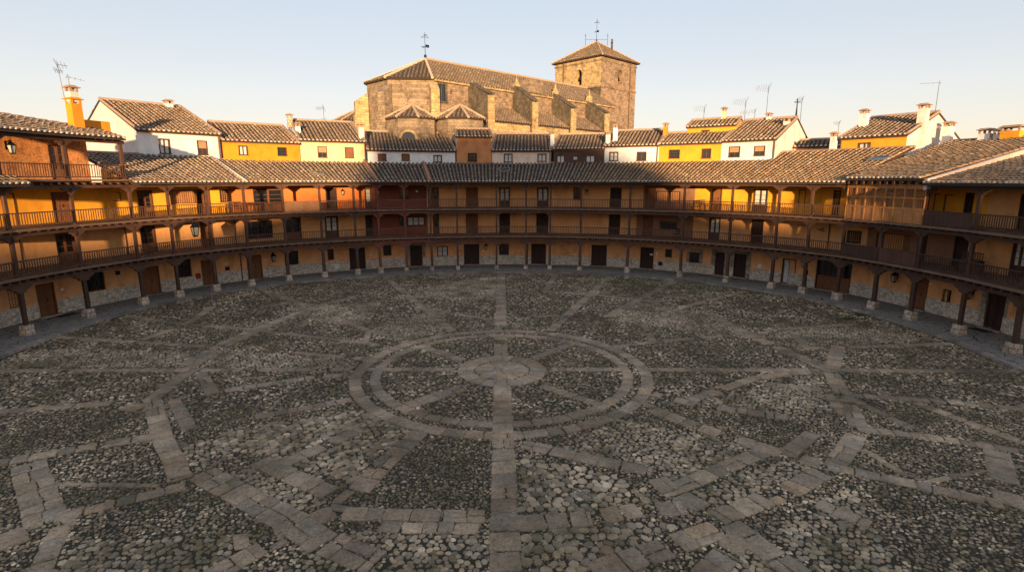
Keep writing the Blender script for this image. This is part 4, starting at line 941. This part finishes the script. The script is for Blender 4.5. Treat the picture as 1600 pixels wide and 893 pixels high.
# radial chapels and the sacristy
def oct_(u,v,r,n=8,ph=0): return [(u+r*math.cos(2*PI*(i+.5)/n+ph),v+r*math.sin(2*PI*(i+.5)/n+ph)) for i in range(n)]
for (u,v,r,z,za) in ((-6.6,6.6,2.7,14.85,16.2),(-1.9,8.9,2.75,14.95,16.4),(-3.2,-10.3,3.7,15.9,17.7)):
    P_=oct_(u,v,r); m=MB(); wallpoly(m,P_,0,z,True); c_=m.build('radial_chapel','stone_church' if v>0 else 'stone_pale',ch); hiproof(c_,P_[::-1],z,(u,v,za),'chapel_roof',.25)
    if v>0 and u<-5:
        a,b=P_[2],P_[3]
        # arched window with a stone ring on the face towards the square
    best=min(range(8),key=lambda i:-( (P_[i][0]+P_[(i+1)%8][0])/2-u)*(-.5)-((P_[i][1]+P_[(i+1)%8][1])/2-v)*.86)
    a=Vector(FC(*P_[best],0));b=Vector(FC(*P_[(best+1)%8],0)); mid=(a+b)/2; t=(b-a).normalized(); c0=Vector(FC(u,v,0)); nn=(mid-c0).normalized()
    zc=12.6; k=10
    for (rr,dd,mt,nm) in ((.95,.05,'stone_pale','arch_ring'),(.72,.08,'glass','window_glass')):
        m=MB(); pr=[mid+t*(rr*math.cos(PI*j/k))+Vector((0,0,zc+rr*math.sin(PI*j/k))) for j in range(k+1)]+[mid-t*rr+Vector((0,0,zc-1.2)),mid+t*rr+Vector((0,0,zc-1.2))]
        n_=len(pr); m.add([p+nn*.0 for p in pr]+[p+nn*dd for p in pr],[tuple(range(n_)),tuple(range(2*n_-1,n_-1,-1))]+[((i+1)%n_,i,n_+i,n_+(i+1)%n_) for i in range(n_)]); m.build(nm,mt,c_)
# window in the nave beside the apse
m=MB(); m.box(FC,-2.45,-1.35,5.47,5.53,17.2,19.0); wn=m.build('window','glass',ch); m=MB(); m.box(FC,-2.7,-2.45,5.5,5.68,17.0,19.2); m.box(FC,-1.35,-1.1,5.5,5.68,17.0,19.2); m.box(FC,-2.45,-1.35,5.5,5.68,19.,19.2); m.box(FC,-2.45,-1.35,5.5,5.66,17.,17.2); m.box(FC,-1.95,-1.88,5.54,5.6,17.2,19.); m.build('frame','stone_dark_shade',wn)
m=MB(); m.box(FC,12.,14.6,3.2,5.9,19.6,21.2); m.build('dormer','stone_church',ch)
# bell tower
T0,T1,V0,V1=31.5,41.1,-7.0,2.6; tw=MB(); ZT=27.6; ZC=22.9
def tower_face(mb,fixed,axis,lo,hi,z0,z1,win):
    # win: centre, half width, z0, zspring
    c,hw,wz0,wz1=win; G=(lambda s,d,z:FC(fixed+d,s,z)) if axis=='u' else (lambda s,d,z:FC(s,fixed-d,z))
    mb.add([G(lo,0,z0),G(c-hw,0,z0),G(c-hw,0,z1),G(lo,0,z1)],[(0,1,2,3)]); mb.add([G(c+hw,0,z0),G(hi,0,z0),G(hi,0,z1),G(c+hw,0,z1)],[(0,1,2,3)])
    mb.add([G(c-hw,0,z0),G(c+hw,0,z0),G(c+hw,0,wz0),G(c-hw,0,wz0)],[(0,1,2,3)])
    k=8; arc=[(c-hw*math.cos(PI*j/k),wz1+hw*math.sin(PI*j/k)) for j in range(k+1)]
    for j in range(k):
        (xa,za),(xb,zb_)=arc[j],arc[j+1]; mb.add([G(xa,0,za),G(xb,0,zb_),G(xb,0,z1),G(xa,0,z1)],[(0,1,2,3)]); mb.add([G(xa,0,za),G(xb,0,zb_),G(xb,.9,zb_),G(xa,.9,za)],[(0,1,2,3)])
    for q in (c-hw,c+hw): mb.add([G(q,0,wz0),G(q,.9,wz0),G(q,.9,wz1),G(q,0,wz1)],[(0,1,2,3)])
    mb.add([G(c-hw,0,wz0),G(c+hw,0,wz0),G(c+hw,.9,wz0),G(c-hw,.9,wz0)],[(0,1,2,3)])
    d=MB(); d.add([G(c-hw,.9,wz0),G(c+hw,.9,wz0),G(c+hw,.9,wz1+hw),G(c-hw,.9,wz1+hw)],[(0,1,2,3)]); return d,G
m=MB(); d1,G1=tower_face(m,T0,'u',V0,V1,ZC,ZT,(-1.9,.62,23.5,25.3)); t1=m.build('tower','stone_pale',ch); d1.build('belfry_opening','mat_black',t1)  # paler stone on this face also carries its brighter sunlight
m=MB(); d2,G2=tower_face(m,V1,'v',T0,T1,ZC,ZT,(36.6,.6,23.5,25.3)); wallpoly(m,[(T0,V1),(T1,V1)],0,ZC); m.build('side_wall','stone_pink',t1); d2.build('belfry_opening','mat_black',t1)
m=MB(); wallpoly(m,[(T0,V0),(T0,V1)],0,ZC); m.build('shade_toned_wall','stone_dark_shade',t1)  # lower left face in dark stone, shade painted into its colour
m=MB(); wallpoly(m,[(T0,V0),(T1,V0),(T1,V1)],0,ZT); m.build('rear_wall','stone_pink',t1)
m=MB(); 
for z,e in((ZC,.14),(ZT-.75,.12),(ZT,.3)):
    m.box(FC,T0-e,T1+e,V0-e,V1+e,z-.12,z+.1)
m.build('string_course','stone_church',t1)
m=MB()
for (u,v) in ((T0-.1,V0+1.9),(T1-1.8,V1+.1)): m.tube(FC(u,v,10),FC(u,v,ZT),.09,.09,6)
m.build('downpipe','pipe',t1)
b_=MB(); b_.tube(FC(T0+.5,-1.9,24.3),FC(T0+.5,-1.9,24.9),.42,.2,12); b_.tube(FC(36.6,V1-.5,24.3),FC(36.6,V1-.5,24.9),.42,.2,12); b_.build('bell','iron',t1)
hiproof(t1,[(T0,V1),(T1,V1),(T1,V0),(T0,V0)],ZT+.12,((T0+T1)/2,(V0+V1)/2,30.9),'roof',.55,.42,.15)
def vane(mb,u,v,z0,h,s=1.):
    mb.tube(FC(u,v,z0),FC(u,v,z0+h),.045*s,.02*s,6)
    mb.tube(FC(u,v,z0+.1),FC(u,v,z0+.45),.16*s,.16*s,8)
    z=z0+h*.45; mb.bar(FC(u-.55*s,v,z),FC(u+.55*s,v,z),.05); mb.bar(FC(u,v-.55*s,z),FC(u,v+.55*s,z),.05); mb.box(FC,u+.1,u+.6*s,v-.02,v+.02,z+.05,z+.3)
    z=z0+h*.82; mb.bar(FC(u-.4*s,v-.25,z),FC(u+.4*s,v+.25,z),.06); mb.bar(FC(u-.15,v,z+.2),FC(u+.3,v,z+.28),.08)
m=MB(); vane(m,0,0,ZR+.1,3.0); m.build('weathervane','iron',ch)
m=MB(); uu,vv=(T0+T1)/2,(V0+V1)/2; vane(m,uu,vv,30.8,3.8,.9)
for dx,dy in((-1.3,0),(1.3,0)): m.tube(FC(uu+dx,vv+dx,30.3),FC(uu+dx,vv+dx,32.2),.03,.03,6); m.bar(FC(uu+dx-.25,vv+dx,31.9),FC(uu+dx+.25,vv+dx,31.9),.03)
m.bar(FC(uu-1.3,vv-1.3,31.3),FC(uu+1.3,vv+1.3,31.3),.04); m.build('weathervane','iron',t1)
m=MB(); u,v=37.9,-.2; m.tube(FC(u,v,28.6),FC(u,v,29.7),.35,.16,8); m.box(FC,u-.11,u+.11,v-.11,v+.11,29.7,31.3); m.bar(FC(u-.4,v+.4,30.75),FC(u+.4,v-.4,30.75),.2); m.build('stone_cross','stone_dark_shade',t1)
print("church built")

# ------------------------------------------------------------ unseen shade caster added behind the viewpoint, outline shaped to the shade lines
prof=[(-120, 14), (-30, 15.5), (-15.0, 16.9), (-11.6, 17.4), (-9.2, 18.7), (-4.9, 19.7), (0.5, 20.5), (0.6, 26.9), (13.9, 27.6), (22.6, 26.0), (23.1, 25.7), (26.2, 23.7), (27.4, 21.1), (30.5, 19.3), (33.7, 18.4), (35.4, 17.9), (36.1, 18.0), (36.8, 20.7), (39.8, 21.3), (95, 20.5), (130, 14)]
m=MB(); pr=[(130,-1),(-120,-1)]+prof; n=len(pr); m.add([(x,-120,z) for x,z in pr]+[(x,-130,z) for x,z in pr],[tuple(range(n)),tuple(range(2*n-1,n-1,-1))]+[((i+1)%n,i,n+i,n+(i+1)%n) for i in range(n)])
tb=m.build("shade_block","ochre_tan"); tag(tb,"unseen shade caster added behind the viewpoint","shade_caster")
# ------------------------------------------------------------ small things on the walls, roofs and galleries
def lantern(lab,a,off,z,s=1.,arm=.35,hang=False,grp="wall lanterns of the square"):
    F0=frame(a,off); h=thing("lantern",lab,"lantern",F0(0,0,z),grp); yy=arm
    F=lambda x,y,zz:F0(x,y,z+zz)
    m=MB(); 
    if not hang:
        m.box(F,-.04*s,.04*s,.0,.03,-.1*s,.3*s); m.bar(F(0,.02,.24*s),F(0,yy,.34*s),.03*s); m.bar(F(0,.02,-.05*s),F(0,yy*.7,.28*s),.02*s)
    m.bar(F(0,yy,.34*s),F(0,yy,.26*s),.03*s); m.build("bracket","iron",h)
    m=MB(); r0,r1=.10*s,.16*s
    for q in range(4):
        c,d=math.cos(PI/4+q*PI/2),math.sin(PI/4+q*PI/2); c2,d2=math.cos(PI/4+(q+1)*PI/2),math.sin(PI/4+(q+1)*PI/2)
        m.bar(F(r0*c,yy+r0*d,-.25*s),F(r1*c,yy+r1*d,.1*s),.022*s); m.bar(F(r1*c,yy+r1*d,.1*s),F(r1*c2,yy+r1*d2,.1*s),.022*s); m.bar(F(r0*c,yy+r0*d,-.25*s),F(r0*c2,yy+r0*d2,-.25*s),.022*s)
    m.box(F,-r0*.7,r0*.7,yy-r0*.7,yy+r0*.7,-.3*s,-.25*s); fr=m.build("frame","iron",h)
    m=MB(); m.hexa([F(-r0*.62,yy-r0*.62,-.245*s),F(r0*.62,yy-r0*.62,-.245*s),F(r0*.62,yy+r0*.62,-.245*s),F(-r0*.62,yy+r0*.62,-.245*s)],[F(-r1*.64,yy-r1*.64,.09*s),F(r1*.64,yy-r1*.64,.09*s),F(r1*.64,yy+r1*.64,.09*s),F(-r1*.64,yy+r1*.64,.09*s)]); m.build("glass","lamp_glass",h)
    m=MB(); m.tube(F(0,yy,.1*s),F(0,yy,.25*s),.19*s,.05*s,8); m.tube(F(0,yy,.25*s),F(0,yy,.3*s),.03*s,.05*s,8); m.build("cap","iron",h); return h
lantern("dark lantern beside the wide double door straight across the square",-3.3,WO,1.95)
lantern("dark lantern beside the grey glazed double door",54.6,WO,2.0)
lantern("dark lantern between two posts left of the brown door on the right",67.9,WO,2.0,1.2)
lantern("dark lantern right of the small barred window on the right side",78.0,WO,1.95,1.25)
lantern("dark lantern in a niche frame between brown door and barred window on the left",-42.7,WO,1.85,1.3,.2)
lantern("pale lantern on the red house's top gallery wall at its left end",-23.9,WO,7.35,1.,.2)
lantern("lantern on the top gallery wall right of the tall dark window",16.4,WO,7.3,.9,.2)
lantern("lantern on the orange red gallery wall right of the dark door",-30.3,WO,7.35,.9,.2)
lantern("large pale street lantern hanging in front of the first gallery on the left",-57.6,-.1,4.95,1.75,.55,True)
lantern("lantern on the post of the brick top gallery at the left edge",-80.5,.2,10.15,1.15,.35)
m=MB(); F=frame(-59.0,0); m.bar(F(-.4,.1,5.25),F(.62,.6,5.72),.05); 
tag(m.build("iron_arm","iron"),"iron arm that carries the large lantern on the left","lamp arm")
def plate(name,lab,cat,a,z,w,h,mat,off=WO,d=.04,grp=None):
    F=frame(a,off); m=MB(); m.box(F,-w/2,w/2,.0,d,z-h/2,z+h/2,None,.004); o=m.build(name,mat); tag(o,lab,cat,grp); return o
G_="small white plates by the doors"
for a,z,w,h,l in ((-72.8,1.62,.18,.16,"white plate on the ochre wall right of the nearest left brown door"),(-50.2,1.72,.2,.1,"small white plate above a dark plaque left of a downpipe"),(-44.0,1.7,.2,.1,"white plate left of the niche lantern"),(-25.8,1.5,.16,.14,"white plate left of the small dark window of the red house"),(-3.9,1.5,.22,.12,"white plate below the lantern beside the central double door"),(14.4,1.2,.2,.12,"white plate on the long blank stretch of ochre wall"),(29.9,1.66,.14,.28,"narrow white plate right of the dark single door"),(72.5,1.95,.16,.12,"white plate right of the brown door on the right side")):
    plate("plate",l,"door plate",a,z,w,h,"plate_white",grp=G_)
plate("notice_board","white notice board on the ochre wall right of the stone framed door","notice",47.6,1.35,.32,.36,"plate_white")
F=frame(28.83,WO); m=MB(); m.box(F,-.13,.13,-.05,-.02,1.45,1.6); tag(m.build("door_sign","plate_white"),"small white sign fixed on the dark single door","sign")
plate("meter_box","small dark meter box on the wall right of the barred window at left","meter box",-65.6,2.1,.26,.28,"iron",d=.1)
plate("plaque","dark square plaque on the ochre wall left of a downpipe","plaque",-50.05,1.3,.36,.32,"iron")
def mailbox(lab,a,z,w,h,mat,off=WO):
    F=frame(a,off); t=thing("mailbox",lab,"mailbox",F(0,0,z),"mailboxes on the walls"); m=MB(); m.prism(F,[(0,z-h/2),(.14,z-h/2),(.14,z+h*.35),(0,z+h/2)],-w/2,w/2); m.build("body",mat,t)
    m=MB(); m.box(F,-w*.35,w*.35,.14,.152,z+h*.12,z+h*.2); m.build("slot","iron",t)
mailbox("red mailbox left of the dark brown door on the left side",-54.6,1.0,.34,.42,"red_paint"); mailbox("black mailbox on the stone plinth right of the dark single door",30.63,.75,.34,.34,"iron",WO-.06); mailbox("black mailbox on the wall between the glazed door and the wide garage door",54.9,1.3,.24,.34,"iron")
plate("utility_cabinet","white utility cabinet door set in the stone plinth under a small window","cabinet",-32.0,.58,.42,.42,"plate_white",WO-.06,.03)
def pipe_(lab,a,off,z0,z1,mat='pipe',r=.045):
    F=frame(a,off); m=MB(); m.tube(F(0,.07,z0),F(0,.07,z1),r,r,8); 
    z=z0+.4
    while z<z1-.2: m.box(F,-r*1.6,r*1.6,0,.075,z,z+.04); z+=.9
    tag(m.build("downpipe",mat),lab,"downpipe","downpipes on the walls")
pipe_("brown downpipe on the ground floor wall right of the dark plaque",-47.9,WO,.15,3.0); pipe_("dark pipe on the first gallery wall right of the plank door at left",-48.3,WO,3.3,5.6)
pipe_("dark pipe on the first gallery wall near the wooden lattice window at right",57.6,WO,3.3,5.6); 
for a,l in ((-14.9,"pipe at the joint of the red house and the wide ochre house, top gallery"),(5.0,"thin pipe by the post across the square")):
    pipe_(l,a,WO,5.85 if a<0 else .15,7.9 if a<0 else 2.7)
def upipe(i,s,lab):
    h,F,L,ze,zr,dep,rf=UH[i]; m=MB(); m.tube(F(s,.1,ze-.1),F(s,.1,9.9),.05,.05,8); m.build("downpipe","pipe",h)
upipe(0,5.85,''); upipe(2,5.8,''); upipe(5,5.85,''); upipe(7,5.1,''); upipe(9,4.5,''); upipe(10,.1,'')
# iron cross on the white house's ridge
h,F,L,ze,zr,dep,rf=UH[9]; m=MB(); p=F(L-.1,-dep,0); m.tube((p[0],p[1],zr+.1),(p[0],p[1],zr+1.1),.09,.04,6); m.bar((p[0],p[1],zr+1.0),(p[0],p[1],zr+1.75),.07); m.bar((p[0]-.28,p[1],zr+1.45),(p[0]+.28,p[1],zr+1.45),.07); m.build("cross","iron",h)
# aerials
def aerial(lab,base,top,boom=(-1.2,0,0),n=7,el=.35,second=None,lean=(0,0)):
    bx,by,bz=base; h=thing("tv_aerial",lab,"aerial",base,"television aerials on the roofs"); T=Vector((bx+lean[0],by+lean[1],top))
    m=MB(); m.tube(base,T,.024,.018,6); m.build("mast","aerial",h); m=MB(); b=Vector(boom); bn=b.normalized(); pr=Vector((-bn.y,bn.x,0))*.5+Vector((0,0,.86))
    c=T-Vector((0,0,.15)); m.bar(c,c+b,.024)
    for i in range(n): q=c+b*(i+.3)/n; e=el*(1-.4*i/n); m.bar(q-pr*e,q+pr*e,.013)
    for sg in(-1,1): m.bar(c-b*.06,c-b*.1+pr*el*1.3*sg,.02)
    if second: q=c-Vector((0,0,second)); m.bar(q-b*.35,q+b*.5,.025); [m.bar(q+b*(k*.2-.3)-pr*.2,q+b*(k*.2-.3)+pr*.2,.018) for k in range(4)]
    m.build("antenna","aerial",h)
aerial("tall leaning aerial left of the orange chimney",(-27.85,35.6,11.9),15.6,(.25,.5,0),3,.3,.35,(-.25,0))
aerial("aerial with a long boom fixed beside the orange chimney",(-27.65,35.75,12.),14.9,(.9,.1,-.22),3,.1)
aerial("aerial on the ridge of the cream yellow house",(-19.6,59.,14.2),15.9,(-.9,.3,0),5,.3,1.2)
aerial("leftmost aerial of the four above the yellow house with the attic",(19.3,57,14.0),15.6,(-1.1,0,0),6,.35)
aerial("aerial with a small dish above the chimney of the yellow attic",(23.0,56,14.2),16.1,(-1.3,0,0),7,.4,1.0)
aerial("tallest aerial standing between yellow attic and white house",(24.9,55.5,13.6),17.3,(-1.3,0,0),6,.4)
aerial("short thin aerial left of the tallest one",(24.2,56.5,13.8),15.3,(-.5,0,0),3,.25)
aerial("aerial on the ridge of the white house with the pinkish gable",(27.0,53,13.8),15.9,(-.6,0,0),5,.3)
aerial("lone aerial over the dark low roofs in the gap on the right",(33.0,57,11.3),14.2,(-.6,0,0),4,.25,2.2)
aerial("bare aerial with one long arm on the right yellow house",(33.2,44.5,13.4),16.0,(-1.5,.0,-.07),1,.05)
m=MB(); m.tube((18.2,57,13.2),(18.3,57,14.2),.25,.04,8); tag(m.build("roof_vent","iron"),"small pointed roof vent left of the yellow attic","roof vent")
# low dark roofs in the gap on the right
upper("low rear house with a dark roof in the gap left of the right yellow house",(25.9,51.5),(29.9,49.0),11.35,12.0,2.2,'cream_pale',[],'cream_pale',8.)
# gallery furniture
def chair(lab,a,off,z,rot=0.):
    F0=frame(a,off); c,s=math.cos(rot),math.sin(rot); F=lambda x,y,zz:F0(x*c-y*s,x*s+y*c,z+zz); h=thing("chair",lab,"chair",F0(0,0,z),"chairs on the galleries")
    m=MB(); m.box(F,-.22,.22,-.22,.22,.42,.46); m.build("seat","iron",h)
    m=MB(); 
    for i in range(4): m.box(F,-.2,.2,-.235,-.215,.55+i*.1,.62+i*.1)
    m.box(F,-.22,-.19,-.24,-.21,.46,.95); m.box(F,.19,.22,-.24,-.21,.46,.95); m.build("backrest","iron",h)
    for x in(-.2,.2):
        for y in(-.2,.2): m=MB(); m.box(F,x-.02,x+.02,y-.02,y+.02,0,.42); m.build("leg","iron",h)
chair("dark chair on the first gallery in the brown recessed bay",34.2,1.0,3.3,.4); chair("dark chair on the sunlit top gallery left of the cream door",38.2,1.6,5.85,-.5); chair("second dark chair beside it on the sunlit top gallery",39.3,1.2,5.85,1.2)
chair("dark chair behind the railing at the end of the top gallery on the left",-50.,1.4,5.85,.5); chair("chair on the first gallery at the right beside the wooden rack",77.5,1.5,3.3,0)
def table(lab,a,off,z):
    F0=frame(a,off); F=lambda x,y,zz:F0(x,y,z+zz); h=thing("table",lab,"table",F0(0,0,z)); m=MB(); m.box(F,-.5,.5,-.35,.35,.72,.76); m.build("tabletop","timber_light",h)
    for x in(-.45,.45):
        for y in(-.3,.3): m=MB(); m.box(F,x-.025,x+.025,y-.025,y+.025,0,.72); m.build("leg","timber_light",h)
table("wooden table behind the railing of the top gallery on the left",-47.3,1.3,5.85)
F0=frame(79.6,1.35); h=thing("plate_rack","dark wooden rack standing behind the right first gallery railing","rack",F0(0,0,3.3)); m=MB()
m.box(F0,-.55,.55,-.2,.2,3.3,4.05); m.build("cabinet","timber_dark",h); m=MB(); m.box(F0,-.58,.58,-.03,.03,4.45,4.5); m.box(F0,-.58,.58,-.03,.03,4.05,4.1)
for i in range(9): x=-.55+i*1.1/8; m.box(F0,x-.02,x+.02,-.02,.02,4.1,4.45)
m.build("rack","timber",h)
F0=frame(-73.8,1.9); m=MB(); m.box(F0,-.55,.55,-.3,.3,.131,.155); tag(m.build("doormat","mat_black"),"black doormat in front of the nearest brown door on the left","doormat")
F0=frame(81.,1.9); m=MB(); m.box(F0,-.5,.5,-.3,.3,.131,.152); tag(m.build("doormat","mat_black"),"black doormat in front of the dark stone framed door on the right","doormat")
# cattle-horn bracket on the right first gallery wall, picture on the red wall
F=frame(56.4,WO); m=MB(); m.bar(F(-.3,.08,4.75),F(.3,.08,4.6),.05); m.bar(F(-.05,.08,4.7),F(.2,.1,4.85),.05); tag(m.build("wall_ornament","iron"),"dark iron ornament on the right first gallery wall","ornament")
F=frame(-16.6,WO); m=MB(); m.box(F,-.16,.16,0,.04,7.2,7.55); o=m.build("picture","iron"); tag(o,"small framed picture on the dark red top gallery wall","picture"); m=MB(); m.box(F,-.1,.1,.041,.05,7.27,7.48); m.build("print","plate_white",o)
# tufts of weeds by the kerb on the right
def weeds(x,y,n,r):
    m=MB()
    for i in range(n):
        a=random.random()*6.3; d=r*random.random()**.7; px,py=x+d*math.cos(a)*1.6,y+d*math.sin(a); hgt_=random.uniform(.04,.16); t=random.random()*6.3; w_=.02; lx,ly=random.uniform(-.08,.08),random.uniform(-.08,.08)
        m.add([(px-w_*math.cos(t),py-w_*math.sin(t),0),(px+w_*math.cos(t),py+w_*math.sin(t),0),(px+lx,py+ly,hgt_)],[(0,1,2)])
    return m
m=weeds(20.8,32.6,260,.3); m2=weeds(22.2,33.6,160,.25); m.add(m2.v,m2.f); m3=weeds(10.5,45.2,900,2.2); m.add(m3.v,m3.f); m4=weeds(15.,43.0,700,1.8); m.add(m4.v,m4.f)
o=m.build("weeds","leaf"); tag(o,"low green weeds growing between the cobbles near the kerb",None,None,"stuff")
